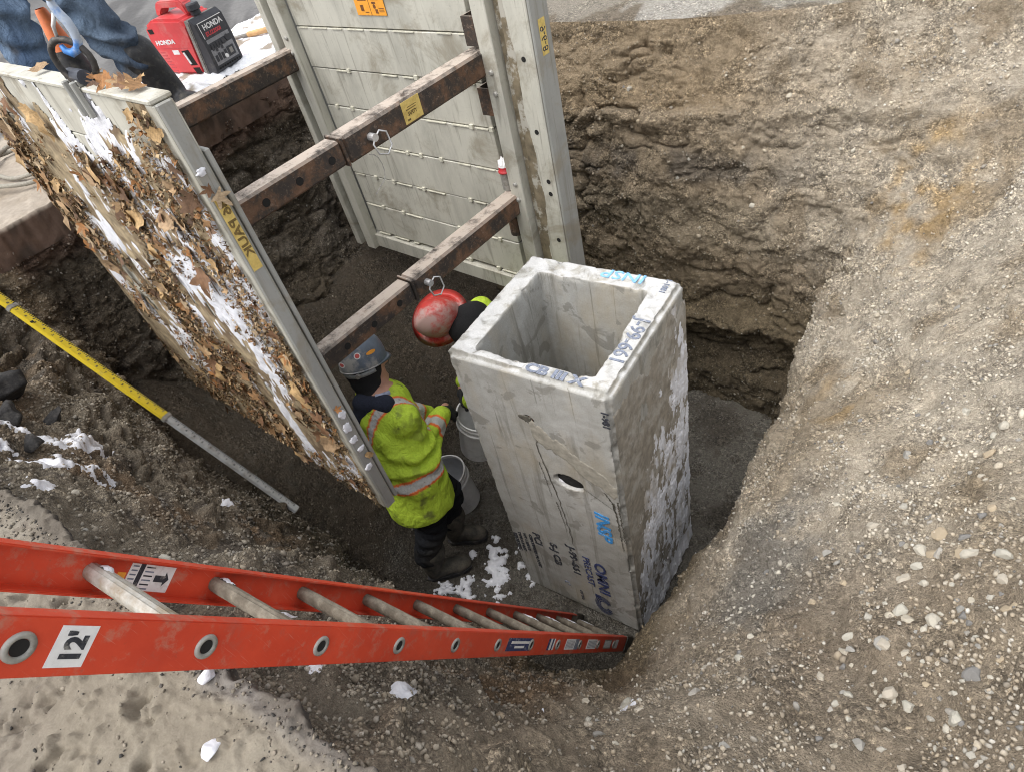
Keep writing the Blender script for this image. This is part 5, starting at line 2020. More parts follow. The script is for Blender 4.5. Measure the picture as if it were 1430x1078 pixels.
def hard_hat(name, centre, up, front, mat, parent, full_brim, k=1.0):
    up = Vector(up).normalized()
    fr = Vector(front)
    fr = (fr - up * fr.dot(up)).normalized()
    sd = up.cross(fr)
    HM = frame(centre, fr, sd, up) @ Matrix.Diagonal((k, k, k, 1))
    bm = bmesh.new()
    n_ = 48
    rings = []
    prof = [(1.0, 0), (1.0, .018), (.985, .045), (.95, .075), (.88, .105), (.76, .130), (.58, .150), (.34, .161), (.12, .165)]
    for r_, z_ in prof:
        ring = []
        for q in range(n_):
            a = 2 * math.pi * q / n_
            rx, ry = .132 * r_, .108 * r_
            z2 = z_
            cxx, cyy = rx * math.cos(a), ry * math.sin(a)
            rid = math.exp(-(cyy / .026) ** 2) * .010 * (1 - (1 - r_) * .3) * (1 if z_ > .03 else 0)
            z2 += rid * (z_ / .16)
            ring.append(bm.verts.new(HM @ Vector((cxx * (1 + rid * .8), cyy, z2))))
        rings.append(ring)
    tp_ = bm.verts.new(HM @ Vector((0, 0, .175)))
    for a, b in zip(rings[:-1], rings[1:]):
        for q in range(n_):
            bm.faces.new((a[q], a[(q + 1) % n_], b[(q + 1) % n_], b[q]))
    for q in range(n_):
        bm.faces.new((rings[-1][q], rings[-1][(q + 1) % n_], tp_))
    # inner shell
    ins = []
    for r_, z_ in ((.955, 0), (.93, .05), (.72, .12), (.3, .15)):
        ins.append([bm.verts.new(HM @ Vector((.132 * r_ * math.cos(2 * math.pi * q / n_), .108 * r_ * math.sin(2 * math.pi * q / n_), z_))) for q in range(n_)])
    for a, b in zip(ins[:-1], ins[1:]):
        for q in range(n_):
            bm.faces.new((a[(q + 1) % n_], a[q], b[q], b[(q + 1) % n_]))
    bm.faces.new(ins[-1])
    for q in range(n_):
        bm.faces.new((rings[0][q], ins[0][q], ins[0][(q + 1) % n_], rings[0][(q + 1) % n_]))
    hat = bm_obj(name, bm, mat, parent, smooth=True)
    # brim
    bm = bmesh.new()
    r0, r1, r2 = [], [], []
    for q in range(n_):
        a = 2 * math.pi * q / n_
        fw = max(0, math.cos(a)) ** 2
        ext = (.046 + .012 * fw) if full_brim else (.003 + .022 * fw ** 3)
        dz = -.012 * (1 if full_brim else 1.0 * fw)
        r0.append(bm.verts.new(HM @ Vector((.1325 * math.cos(a), .1085 * math.sin(a), .010))))
        r1.append(bm.verts.new(HM @ Vector(((.132 + ext) * math.cos(a), (.108 + ext) * math.sin(a), .002 + dz))))
        r2.append(bm.verts.new(HM @ Vector(((.128) * math.cos(a), (.104) * math.sin(a), -.002))))
    for q in range(n_):
        q2 = (q + 1) % n_
        bm.faces.new((r0[q], r0[q2], r1[q2], r1[q]))
        bm.faces.new((r1[q], r1[q2], r2[q2], r2[q]))
        bm.faces.new((r2[q], r2[q2], r0[q2], r0[q]))
    bm_obj('brim', bm, mat, hat, smooth=True)
    return hat, HM


def hat_sticker(HM, a, z_, r_, mat, hat, print_mat=None):
    """round sticker lying on the dome"""
    bm = bmesh.new()
    A = 2 * math.pi * a

    def surf(aa, zz):
        f = [(0, 1.0), (.045, .985), (.075, .95), (.105, .88), (.13, .76), (.15, .58)]
        rr = np.interp(zz, [q[0] for q in f], [q[1] for q in f]) * 1.012
        return HM @ Vector((.132 * rr * math.cos(aa), .108 * rr * math.sin(aa), zz))
    c0 = bm.verts.new(surf(A, z_))
    ring = [bm.verts.new(surf(A + r_[0] / .115 * math.cos(t_), z_ + r_[1] * math.sin(t_))) for t_ in np.linspace(0, 2 * math.pi, 16, endpoint=False)]
    for q in range(16):
        bm.faces.new((c0, ring[q], ring[(q + 1) % 16]))
    bm_obj('hat_sticker', bm, mat, hat, smooth=True)


def head_parts(c, up, fr, k=1.0):
    up, fr = Vector(up).normalized(), Vector(fr)
    fr = (fr - up * fr.dot(up)).normalized()
    sd = up.cross(fr)
    R_ = Matrix((fr, sd, up)).transposed()
    c = Vector(c)
    parts = [('e', c, (.098 * k, .077 * k, .115 * k), R_), ('e', c + fr * .03 * k - up * .06 * k, (.060 * k, .056 * k, .065 * k), R_),
             ('c', c + fr * .088 * k + up * .01 * k, c + fr * .113 * k - up * .022 * k, .010 * k, .015 * k),         # nose
             ('c', c + fr * .085 * k + sd * .033 * k + up * .025 * k, c + fr * .085 * k - sd * .033 * k + up * .025 * k, .014 * k, .014 * k),   # brow
             ('c', c + fr * .080 * k + sd * .022 * k - up * .062 * k, c + fr * .080 * k - sd * .022 * k - up * .062 * k, .012 * k, .012 * k),   # lips
             ('e', c + fr * .072 * k - up * .098 * k, (.026 * k, .028 * k, .022 * k), R_)]
    for s_ in (-1, 1):
        parts.append(('e', c + sd * .080 * k * s_ - up * .01 * k - fr * .008 * k, (.020 * k, .008 * k, .032 * k), R_))
    return parts, fr, sd, up


def eyes(c, fr, sd, up, parent, k=1.0):
    M.setdefault('eye', m_plain('eye', (.55, .53, .5), .2, 0, .05, 20))
    for s_ in (-1, 1):
        bm = bmesh.new()
        bmesh.ops.create_icosphere(bm, subdivisions=2, radius=.0125 * k, matrix=Matrix.Translation(Vector(c) + fr * .083 * k + sd * .032 * k * s_ + up * .003 * k))
        bm_obj('eye', bm, M['eye'], parent, smooth=True)


# ---- worker in the blue hard hat
W1 = thing('person', 'worker in a blue hard hat and yellow jacket seen from behind under the lower strut', 'person', (-.5, -.12, 0))
W1.matrix_world = Matrix.Identity(4)
hips, neck, headc = Vector((-.555, -.07, .96)), Vector((-.672, .035, 1.43)), Vector((-.738, .080, 1.59))
shR, shL = Vector((-.515, .005, 1.34)), Vector((-.80, .085, 1.355))
elR, haR = Vector((-.495, .01, 1.06)), Vector((-.60, .375, 1.03))
elL, haL = Vector((-.81, .17, 1.10)), Vector((-.72, .36, .93))
ftR, ftL = Vector((-.62, -.27, 0.0)), Vector((-.66, .03, 0.0))
toR, toL = Vector((-.40, -.055, 0.0)), Vector((-.42, .17, 0.0))
knR, knL = Vector((-.515, -.135, .50)), Vector((-.57, .11, .50))
anR, anL = ftR + Vector((.04, .04, .09)), ftL + Vector((.045, .03, .09))
upv = Vector((-.16, .10, 1))
frv = Vector((.42, .90, 0))
hp_, fr1, sd1, up1 = head_parts(headc, upv, frv)
parts = hp_ + [('c', headc - up1 * .07, neck, .056, .062), ('c', neck - up1 * .04, hips, .13, .13), ('c', shR, shL, .06, .06), ('c', shR, elR, .05, .04), ('c', elR, haR, .04, .03),
               ('c', shL, elL, .05, .04), ('c', elL, haL, .04, .03), ('c', hips + Vector((.05, -.06, -.05)), knR, .085, .06), ('c', knR, anR, .058, .04),
               ('c', hips + Vector((-.05, .07, -.05)), knL, .085, .06), ('c', knL, anL, .058, .04)]
body1 = blob('body', parts, .011, M['skin'], W1, 3)
eyes(headc, fr1, sd1, up1, body1)


def jcol(V):
    c_ = np.tile(HV, (len(V), 1))
    ax0, ax1 = np.array(hips), np.array(neck)
    t = (V - ax0) @ (ax1 - ax0) / ((ax1 - ax0) @ (ax1 - ax0))
    tR, dR = seg_t(V, elR, haR)
    tL, dL = seg_t(V, elL, haL)
    tU, dU = seg_t(V, shR, elR)
    tUL, dUL = seg_t(V, shL, elL)
    arm = (np.minimum(dR, dL) < .095) & (V @ np.array(frv) > -.30) | (dU < .082) & (tU > .35) | (dUL < .082) & (tUL > .35)
    wob = .02 * fbm(V, 7, 2, 610)
    body_ = c_.copy()
    taped(V, t + wob, .02, .082, .030, body_)
    # two braces over the shoulders
    s_ = (V - np.array(neck)) @ np.array(fr1.cross(Vector((0, 0, 1))))
    k = (np.abs(np.abs(s_) - .12) < .022) & (t > .10)
    body_[k & (t > .10)] = HO * .95
    k = (np.abs(np.abs(s_) - .12) < .013) & (t > .10)
    body_[k] = HS
    c_ = np.where(arm[:, None], c_, body_)
    fa = arm & (dR < .1) & (tR > .2) & (tR < 1.0)
    tmp = c_.copy()
    taped(V, tR + wob, .52, .145, .055, tmp)
    c_[fa] = tmp[fa]
    fa = arm & (dL < .1) & (tL > .2)
    tmp = c_.copy()
    taped(V, tL + wob, .52, .145, .055, tmp)
    c_[fa] = tmp[fa]
    dirt = sstep(.10, .38, fbm(V, 7, 4, 611) + .35 * fbm(V, 22, 3, 612)) * (.4 + .5 * (1 - sstep(-.25, .2, t)))
    c_ = mixc(c_, (.12, .115, .05), np.clip(dirt, 0, .75))
    spk = sstep(.38, .46, fbm(V, 38, 2, 613)) * sstep(-.1, .2, fbm(V, 4, 2, 614))
    c_ = mixc(c_, (.05, .05, .04), spk * .8)
    return c_


hem = hips + Vector((.03, -.04, -.20))
jp = [('c', neck + Vector((0, 0, -.08)), hips + Vector((0, 0, .12)), .165, .175), ('c', hips + Vector((0, 0, .12)), hem, .175, .205), ('c', shR, shL, .098, .098),
      ('c', shR + (shL - shR) * .3 + Vector((0, 0, -.06)), hips + Vector((.05, -.02, 0)), .14, .17), ('c', shL + (shR - shL) * .3 + Vector((0, 0, -.06)), hips + Vector((-.05, .04, 0)), .14, .17),
      ('c', shR, elR, .092, .080), ('c', elR, elR + (haR - elR) * .83, .082, .060), ('c', shL, elL, .095, .083), ('c', elL, elL + (haL - elL) * .83, .085, .064),
      ('c', neck + Vector((0, 0, -.05)), neck + Vector((0, 0, .0)), .10, .085)]
jk = blob('jacket', jp, .0095, M['hivis'], W1, 14, folds(7.5, .019, 620, ((elR, .16, 75), (hips + Vector((0, 0, .1)), .2, 40), (elL, .14, 75))), jcol)
# slice the hem flat
bm = bmesh.new()
bm.from_mesh(jk.data)
bmesh.ops.bisect_plane(bm, geom=bm.verts[:] + bm.edges[:] + bm.faces[:], plane_co=hem + Vector((0, 0, -.055)), plane_no=Vector((.12, -.1, -1)), clear_outer=True)
bm.to_mesh(jk.data)
bm.free()
md = jk.modifiers.new('sol', 'SOLIDIFY')
md.thickness = .008
eval_apply(jk)


def tcol(V):
    c_ = np.tile(np.array((.016, .017, .02)), (len(V), 1))
    mud = sstep(.55, .15, V[:, 2]) * sstep(-.2, .3, fbm(V, 7, 4, 630))
    return mixc(c_, (.085, .075, .06), mud * .7)


tr_p = [('c', hips + Vector((.0, -.0, -.02)), hips + Vector((0, 0, -.12)), .155, .15), ('c', hips + Vector((.06, -.06, -.12)), knR, .115, .088), ('c', knR, anR + Vector((.0, .0, .16)), .09, .085),
        ('c', hips + Vector((-.05, .07, -.12)), knL, .115, .088), ('c', knL, anL + Vector((0, 0, .16)), .09, .085)]
blob('trousers', tr_p, .011, M['cloth_vc'], W1, 4, folds(8, .015, 640, ((knR, .15, 70), (knL, .15, 70))), tcol)
boot('boot', ftR, toR, anR + Vector((.02, .03, .17)), W1, M['mud_rubber'], 1.12)
boot('boot', ftL, toL, anL + Vector((.02, .02, .17)), W1, M['mud_rubber'], 1.12)
blob('glove', hand(1, haR + Vector((.012, -.03, .005)), (-.1, .6, -.55), 1.5, (-.4, -.5, -.6), 1.15), .006, M['glove'], W1, 2)
blob('glove', hand(-1, haL + Vector((-.02, -.02, .02)), (.5, .4, -.5), 1.5, (.2, -.5, -.6), 1.15), .006, M['glove'], W1, 2)
# knit balaclava over the back of the head, fleece hood bunched at the neck
R_ = Matrix((fr1, sd1, up1)).transposed()
blob('knit_hood', [('e', headc - fr1 * .016 + up1 * .012, (.106, .097, .122), R_), ('e', headc - fr1 * .03 - up1 * .06, (.088, .092, .075), R_), ('c', headc - up1 * .09 - fr1 * .03, neck - fr1 * .02, .080, .090)], .009, M['dark_knit'], W1, 3)
hood = [('c', neck + sd1 * .10 + Vector((0, 0, .0)), neck - fr1 * .095 + Vector((0, 0, .02)), .052, .060), ('c', neck - sd1 * .10, neck - fr1 * .095 + Vector((0, 0, .02)), .052, .060),
        ('c', neck - fr1 * .07 + Vector((0, 0, .01)), neck - fr1 * .12 + Vector((0, 0, -.06)), .075, .065), ('c', neck + sd1 * .10, neck + fr1 * .09 - Vector((0, 0, .03)), .045, .04), ('c', neck - sd1 * .10, neck + fr1 * .09 - Vector((0, 0, .03)), .045, .04)]
blob('fleece_hood', hood, .009, M['navy_cloth'], W1, 4, folds(9, .014, 650))
bm = bmesh.new()
add_tube(bm, [neck + sd1 * .070 + Vector((0, 0, .052)), neck - fr1 * .02 - sd1 * .068 + Vector((0, 0, .056)), neck - sd1 * .078 + fr1 * .05 + Vector((0, 0, .045))], .012, 8)
bm_obj('collar', bm, m_plain('pale_blue_collar', (.33, .36, .48), .9, 0, .2, 60), W1, smooth=True)
M['hat_blue'] = m_plain('scuffed_blue_hat', (.115, .14, .175), .45, 0, .25, 14, dirt=(.36, .35, .33), dirt_lo=.50, dirt_hi=.60)
hat1, HM1 = hard_hat('hard_hat', headc + up1 * .030, up1 + fr1 * .10, -fr1 * .2 + fr1, M['hat_blue'], W1, False, .99)
M['red_sticker'] = m_plain('red_sticker', (.55, .10, .09), .5, 0, .2, 200)
for a, z_, rs, m_ in ((.56, .055, (.024, .016), M['white_label']), (.70, .095, (.017, .017), M['white_label']), (.80, .088, (.028, .010), M['orange_label'])):
    hat_sticker(HM1, a, z_, rs, m_, hat1)
hat_sticker(HM1, .56, .0555, (.017, .010), M['red_sticker'], hat1)
hat_sticker(HM1, .70, .0955, (.012, .012), M['red_sticker'], hat1)
bm = bmesh.new()
pts = [HM1 @ Vector((.122 * math.cos(a), .100 * math.sin(a), -.018 - .004 * math.sin(a * 2))) for a in np.linspace(math.radians(95), math.radians(285), 24)]
rngs = []
for p in pts:
    rngs.append((bm.verts.new(p + up1 * .012), bm.verts.new(p - up1 * .012)))
for a, b in zip(rngs[:-1], rngs[1:]):
    bm.faces.new((a[0], b[0], b[1], a[1]))
hb = bm_obj('headband', bm, m_plain('grey_headband', (.30, .31, .31), .6, 0, .2, 80), hat1, smooth=True)
md = hb.modifiers.new('s', 'SOLIDIFY')
md.thickness = .004
eval_apply(hb)
bm = bmesh.new()
kp = HM1 @ Vector((.124 * math.cos(math.radians(238)), .102 * math.sin(math.radians(238)), -.018))
add_lathe(bm, [(0, .014), (.013, .014), (.015, .006), (.015, -.004)], 14, frame(kp, up1, (kp - headc).normalized().cross(up1), (kp - headc).normalized()))
bm_obj('ratchet_knob', bm, M['galv'], hat1)

# ---- worker in the red hard hat, bent over behind the concrete box
W2 = thing('person', 'worker in a red wide-brim hard hat bending forward behind the concrete box', 'person', (-.2, 1.0, 0))
W2.matrix_world = Matrix.Identity(4)
hips2, neck2, head2 = Vector((-.20, 1.05, .92)), Vector((-.585, .765, 1.37)), Vector((-.745, .725, 1.42))
shR2, shL2 = Vector((-.63, .95, 1.33)), Vector((-.43, .67, 1.29))
elR2, haR2 = Vector((-.66, .88, 1.05)), Vector((-.68, .62, .92))
elL2, haL2 = Vector((-.42, .56, 1.06)), Vector((-.56, .53, .94))
up2 = Vector((.20, -.68, .64)).normalized()
fr2 = Vector((-.75, -.35, -.60))
hp_, f2, s2_, u2 = head_parts(head2, up2, fr2)
knR2, knL2 = Vector((-.28, 1.04, .48)), Vector((-.16, .80, .48))
parts = hp_ + [('c', head2 - u2 * .07, neck2, .056, .062), ('c', neck2 + Vector((.05, .03, -.05)), hips2, .12, .13), ('c', shR2, shL2, .06, .06), ('c', shR2, elR2, .05, .04), ('c', elR2, haR2, .04, .03),
               ('c', shL2, elL2, .05, .04), ('c', elL2, haL2, .04, .03), ('c', hips2 + Vector((-.04, .08, -.05)), knR2, .085, .06), ('c', knR2, (-.16, 1.02, .1), .058, .04),
               ('c', hips2 + Vector((.0, -.08, -.05)), knL2, .085, .06), ('c', knL2, (-.10, .82, .1), .058, .04)]
body2 = blob('body', parts, .011, M['skin'], W2, 3)
eyes(head2, f2, s2_, u2, body2)


def jcol2(V):
    c_ = np.tile(HV, (len(V), 1))
    ax0, ax1 = np.array(hips2), np.array(neck2)
    t = (V - ax0) @ (ax1 - ax0) / ((ax1 - ax0) @ (ax1 - ax0))
    taped(V, t, .25, .09, .035, c_)
    for a, b in ((elR2, haR2), (elL2, haL2)):
        tt, dd = seg_t(V, a, b)
        k = (dd < .09) & (np.abs(tt - .5) < .14)
        c_[k] = HO
        k = (dd < .09) & (np.abs(tt - .5) < .09)
        c_[k] = HS
    return mixc(c_, (.12, .115, .05), sstep(.2, .45, fbm(V, 8, 3, 661)) * .5)


jp = [('c', neck2 + Vector((.06, .03, -.06)), hips2, .15, .17), ('c', hips2, hips2 + Vector((0, 0, -.12)), .17, .18), ('c', shR2, shL2, .092, .092), ('c', shR2, elR2, .092, .078), ('c', elR2, elR2 + (haR2 - elR2) * .8, .08, .062),
      ('c', shL2, elL2, .092, .078), ('c', elL2, elL2 + (haL2 - elL2) * .8, .08, .062)]
blob('jacket', jp, .011, M['hivis'], W2, 4, folds(6.5, .018, 660), jcol2)
blob('trousers', [('c', hips2 + Vector((0, 0, -.05)), hips2 + Vector((0, 0, -.15)), .15, .15), ('c', hips2 + Vector((-.04, .08, -.12)), knR2, .11, .086), ('c', knR2, (-.16, 1.02, .22), .088, .08),
                  ('c', hips2 + Vector((.0, -.08, -.12)), knL2, .11, .086), ('c', knL2, (-.10, .82, .22), .088, .08)], .012, M['cloth_vc'], W2, 4, folds(8, .014, 670), tcol)
boot('boot', (-.10, 1.04, 0), (-.38, .98, 0), (-.17, 1.03, .28), W2, M['mud_rubber'])
boot('boot', (-.04, .84, 0), (-.32, .78, 0), (-.11, .83, .28), W2, M['mud_rubber'])
blob('glove', hand(1, haR2, (.2, -.5, -.6), 1.4, (.5, -.2, -.5)), .006, M['glove'], W2, 2)
blob('glove', hand(-1, haL2, (-.5, .1, -.6), 1.4, (-.2, .4, -.5)), .006, M['glove'], W2, 2)
R2_ = Matrix((f2, s2_, u2)).transposed()
blob('knit_hood', [('e', head2 - f2 * .016 + u2 * .004, (.098, .088, .115), R2_), ('c', head2 - u2 * .08 - f2 * .02, neck2 + Vector((.02, .02, .02)), .085, .125), ('c', neck2 - (shR2 - neck2) * .2, neck2 + (shR2 - neck2) * .35, .11, .10)], .010, M['dark_knit'], W2, 3, folds(9, .010, 680))
M['hat_red'] = m_plain('dusty_red_hat', (.52, .045, .035), .45, 0, .2, 8, dirt=(.50, .33, .30), dirt_lo=.54, dirt_hi=.64)
hat2, HM2 = hard_hat('hard_hat', head2 + u2 * .030, u2, f2, M['hat_red'], W2, True, 1.08)
for a in (.18, .32, .68, .82):
    bm = bmesh.new()
    A = 2 * math.pi * a
    add_box(bm, (.127 * math.cos(A) - .010, .103 * math.sin(A) - .006, .0), (.127 * math.cos(A) + .010, .103 * math.sin(A) + .010, .024), HM2)
    bm_obj('slot_lug', bm, M['hat_red'], hat2, bevel=.003)

# ---- person standing beyond the near panel, jeans and rubber boots
W3 = thing('person', 'person in blue jeans and black rubber boots standing beyond the near panel', 'person', (-2.75, .55, 2.55))
W3.matrix_world = Matrix.Identity(4)
G3 = 2.565
hp3 = Vector((-2.95, .62, 3.78))
k1, k2_ = Vector((-2.74, .30, 3.36)), Vector((-2.64, .64, 3.26))
f1a, f2a = Vector((-2.76, .30, G3)), Vector((-2.50, .80, G3))
a1, a2 = f1a + Vector((.02, 0, .12)), f2a + Vector((-.01, 0, .12))
hd3 = Vector((-2.92, .60, 4.62))
hp_, f3, s3_, u3 = head_parts(hd3, (0, 0, 1), (.9, -.4, -.2), 1.1)
ch3 = Vector((-2.96, .62, 4.30))
shA, shB = ch3 + Vector((-.09, -.20, .05)), ch3 + Vector((.09, .20, .05))
parts = hp_ + [('c', hd3 - EZ * .08, ch3 + EZ * .1, .062, .068), ('c', ch3, hp3, .15, .15), ('c', shA, shB, .07, .07), ('c', shA, shA + Vector((.08, -.08, -.32)), .055, .045), ('c', shA + Vector((.08, -.08, -.32)), shA + Vector((.30, -.0, -.50)), .045, .034),
               ('c', shB, shB + Vector((.06, .08, -.33)), .055, .045), ('c', shB + Vector((.06, .08, -.33)), shB + Vector((.28, .0, -.50)), .045, .034),
               ('c', hp3 + Vector((0, -.10, -.05)), k1, .11, .075), ('c', k1, a1, .07, .05), ('c', hp3 + Vector((0, .10, -.05)), k2_, .11, .075), ('c', k2_, a2, .07, .05)]
body3 = blob('body', parts, .014, M['skin'], W3, 3)
eyes(hd3, f3, s3_, u3, body3, 1.1)
hl = []
for q, dr in ((shA + Vector((.30, 0, -.50)), (.6, .2, -.6)), (shB + Vector((.28, 0, -.50)), (.6, -.2, -.6))):
    blob('glove', hand(1, q, dr, .9, (-.2, 0, -.9), 1.15), .007, M['glove'], W3, 2)


def denim(V):
    c_ = np.tile(np.array((.050, .080, .135)), (len(V), 1))
    wear = np.clip(.5 + 1.2 * fbm(V * np.array([1, 1, .5]), 5, 3, 690), 0, 1) * sstep(-2.86, -2.66, V[:, 0] - .35 * (V[:, 1] - .35))
    c_ = mixc(c_, (.20, .27, .36), np.clip(wear * .9 - .25, 0, .7))
    c_ = mixc(c_, (.03, .035, .045), sstep(.45, .75, V[:, 1]) * .6)
    return mixc(c_, (.16, .14, .11), sstep(.12, .4, fbm(V, 6, 4, 691)) * .45)


blob('jeans', [('c', hp3 + EZ * .05, hp3 - EZ * .08, .20, .20), ('c', hp3 + Vector((0, -.11, -.1)), k1, .14, .108), ('c', k1, a1 + EZ * .30, .108, .115), ('c', hp3 + Vector((0, .11, -.1)), k2_, .14, .112), ('c', k2_, a2 + Vector((-.05, -.06, .22)), .112, .102)],
     .012, M['cloth_vc'], W3, 4, folds(8.5, .030, 692, ((k1, .22, 45), (k2_, .2, 50), (a2 + EZ * .3, .2, 60))), denim)
boot('boot', f1a + Vector((-.08, .02, 0)), f1a + Vector((.24, -.04, 0)), a1 + Vector((0, 0, .24)), W3, M['rubber'], 1.35)
boot('boot', f2a + Vector((-.08, .02, 0)), f2a + Vector((.24, .05, 0)), a2 + Vector((-.035, -.04, .26)), W3, M['rubber'], 1.35)
blob('coat', [('c', ch3, hp3 + EZ * .02, .21, .22), ('c', shA, shB, .11, .11), ('c', shA, shA + Vector((.08, -.08, -.32)), .10, .085), ('c', shA + Vector((.08, -.08, -.32)), shA + Vector((.26, -.02, -.47)), .085, .06),
              ('c', shB, shB + Vector((.06, .08, -.33)), .10, .085), ('c', shB + Vector((.06, .08, -.33)), shB + Vector((.25, .01, -.47)), .085, .06)], .016, M['navy_cloth'], W3, 4, folds(6, .02, 693))
hard_hat('hard_hat', hd3 + EZ * .03, (0, 0, 1), f3, M['white_plastic'], W3, False, 1.25)

# ================================================================== generator
gen = thing('generator', 'red and black portable generator standing in the snow behind the upper left strut', 'generator', (0, 0, 0))
GA = math.radians(8)
gx, gy = Vector((math.cos(GA), math.sin(GA), 0)), Vector((-math.sin(GA), math.cos(GA), 0))
GO = Vector((-2.745, 1.30, 2.575))          # corner of the red side and the black end
GL, GW, GH = .47, .275, .40
GM = frame(GO, gx, gy, EZ)                  # local: x back along the red side is negative
M['gen_red'] = m_plain('faded_red_plastic', (.60, .055, .06), .45, 0, .08, 15, dirt=(.55, .22, .2), dirt_lo=.5, dirt_hi=.75)
M['gen_black'] = m_plain('charcoal_plastic', (.035, .036, .042), .5, 0, .2, 40, dirt=(.12, .11, .10), dirt_lo=.55, dirt_hi=.8)
M['gen_grey'] = m_plain('grey_panel', (.22, .22, .23), .5, 0, .2, 60)
M['gen_trim'] = m_plain('dusty_grey_trim', (.22, .21, .19), .6, 0, .25, 40)


def gbox(name, lo, hi, mat, parent=gen, bevel=.006, seg=2):
    bm = bmesh.new()
    add_box(bm, lo, hi, GM)
    return bm_obj(name, bm, mat, parent, bevel=bevel, seg=seg)


def gprism(name, prof, y0, y1, mat, bevel=.008, parent=gen):
    bm = bmesh.new()
    a = [bm.verts.new(GM @ Vector((p[0], y0, p[1]))) for p in prof]
    b = [bm.verts.new(GM @ Vector((p[0], y1, p[1]))) for p in prof]
    bm.faces.new(a)
    bm.faces.new(list(reversed(b)))
    n_ = len(prof)
    for k in range(n_):
        bm.faces.new((a[k], b[k], b[(k + 1) % n_], a[(k + 1) % n_]))
    return bm_obj(name, bm, mat, parent, bevel=bevel)


gprism('red_cover', [(-GL, .05), (-.10, .035), (-.055, .34), (-.10, .385), (-.36, .40), (-GL + .01, .36), (-GL - .02, .20)], 0.002, GW - .002, M['gen_red'], .018)
gprism('trim_band', [(-.098, .02), (-.062, .015), (-.018, .35), (-.052, .375)], -.004, GW + .004, M['gen_trim'], .006)
gprism('end_housing', [(-.060, .022), (.012, .03), (.028, .05), (.030, .20), (.018, .34), (-.014, .372), (-.018, .372)], .004, GW - .004, M['gen_black'], .012)
gbox('base_tray', (-GL + .02, .01, 0), (.0, GW - .01, .034), M['gen_trim'])
hd = gprism('handle', [(-.40, .395), (-.37, .455), (-.34, .478), (-.13, .472), (-.105, .45), (-.09, .38), (-.125, .385), (-.14, .432), (-.165, .442), (-.31, .448), (-.335, .436), (-.352, .395)], .095, .18, M['gen_red'], .008)
bm = bmesh.new()
add_lathe(bm, [(0, .040), (.036, .040), (.042, .032), (.044, .0), (.034, -.005), (.034, -.03)], 20, GM @ Matrix.Translation((-.045, .12, .405)))
fc_ = bm_obj('fuel_cap', bm, M['gen_black'], gen)
# end panel details
EPM = GM @ frame((.0305, 0, 0), (0, 1, 0), (0, 0, 1), (1, 0, 0))     # x across, y up
def gpan(name, x0, x1, y0, y1, mat, off=.001, parent=gen):
    bm = bmesh.new()
    k = lambda yy: .0 if yy < .2 else -(yy - .2) * .085
    a = [(x0, y0), (x1, y0), (x1, y1), (x0, y1)]
    f = [bm.verts.new(EPM @ Vector((p, q, off + k(q)))) for p, q in a]
    b = [bm.verts.new(EPM @ Vector((p, q, off - .0015 + k(q)))) for p, q in a]
    bm.faces.new(f)
    for i in range(4):
        bm.faces.new((f[i], b[i], b[(i + 1) % 4], f[(i + 1) % 4]))
    return bm_obj(name, bm, mat, parent)


gpan('control_panel', .03, .245, .075, .235, M['gen_grey'])
gpan('name_plate', .03, .245, .245, .335, M['gen_black'], .0015)
gpan('plate_edge', .025, .25, .336, .340, M['white_label'], .003)
gpan('plate_edge', .026, .030, .245, .336, M['white_label'], .003)
add_text('HONDA', .046, EPM @ Matrix.Translation((.055, .290, -.004)) @ Matrix.Rotation(-.085, 4, 'X'), M['white_label'], 'lettering', gen, 0, .001, 1.05, .001)
M['red_print'] = m_plain('red_print', (.45, .05, .06), .5, 0, .2, 90)
add_text('EU2200i', .034, EPM @ Matrix.Translation((.05, .253, -.001)) @ Matrix.Rotation(-.085, 4, 'X'), M['red_print'], 'lettering', gen, .15, .001, 1.25, .001)
for cx_, cy_ in ((.165, .19), (.205, .20)):
    bm = bmesh.new()
    add_lathe(bm, [(0, .005), (.017, .005), (.019, 0)], 16, EPM @ Matrix.Translation((cx_, cy_, .002)))
    bm_obj('outlet', bm, M['gen_black'], gen)
gpan('outlet_box', .16, .225, .09, .15, M['gen_black'], .004)
gpan('outlet_face', .178, .208, .105, .138, M['gen_trim'], .006)
for a in range(4):
    gpan('switch_mark', .045 + .026 * a, .064 + .026 * a, .165 - .012 * (a % 2), .205, M['gen_black'], .003)
    gpan('switch_mark', .04 + .03 * a, .062 + .03 * a, .095, .135 + .008 * (a % 2), M['gen_black'], .003)
bm = bmesh.new()
add_lathe(bm, [(0, .008), (.012, .008), (.014, 0)], 14, EPM @ Matrix.Translation((.135, .105, .002)))
bm_obj('knob', bm, M['white_label'], gen)
for k in range(9):
    gpan('vent_slot', .03 + .025 * k, .046 + .025 * k, .052, .062, M['void'], .002)
# red side details
RSM = GM @ frame((0, .0018, 0), (1, 0, 0), (0, 0, 1), (0, -1, 0))
add_text('HONDA', .038, RSM @ Matrix.Translation((-.42, .245, .0008)), M['white_label'], 'lettering', gen, .15, .001, 1.3, .0015)
def rpan(name, pts, mat, off=.001):
    bm = bmesh.new()
    f = [bm.verts.new(RSM @ Vector((p, q, off))) for p, q in pts]
    b = [bm.verts.new(RSM @ Vector((p, q, -.001))) for p, q in pts]
    bm.faces.new(f)
    for i in range(len(pts)):
        j = (i + 1) % len(pts)
        bm.faces.new((f[i], b[i], b[j], f[j]))
    return bm_obj(name, bm, mat, gen)


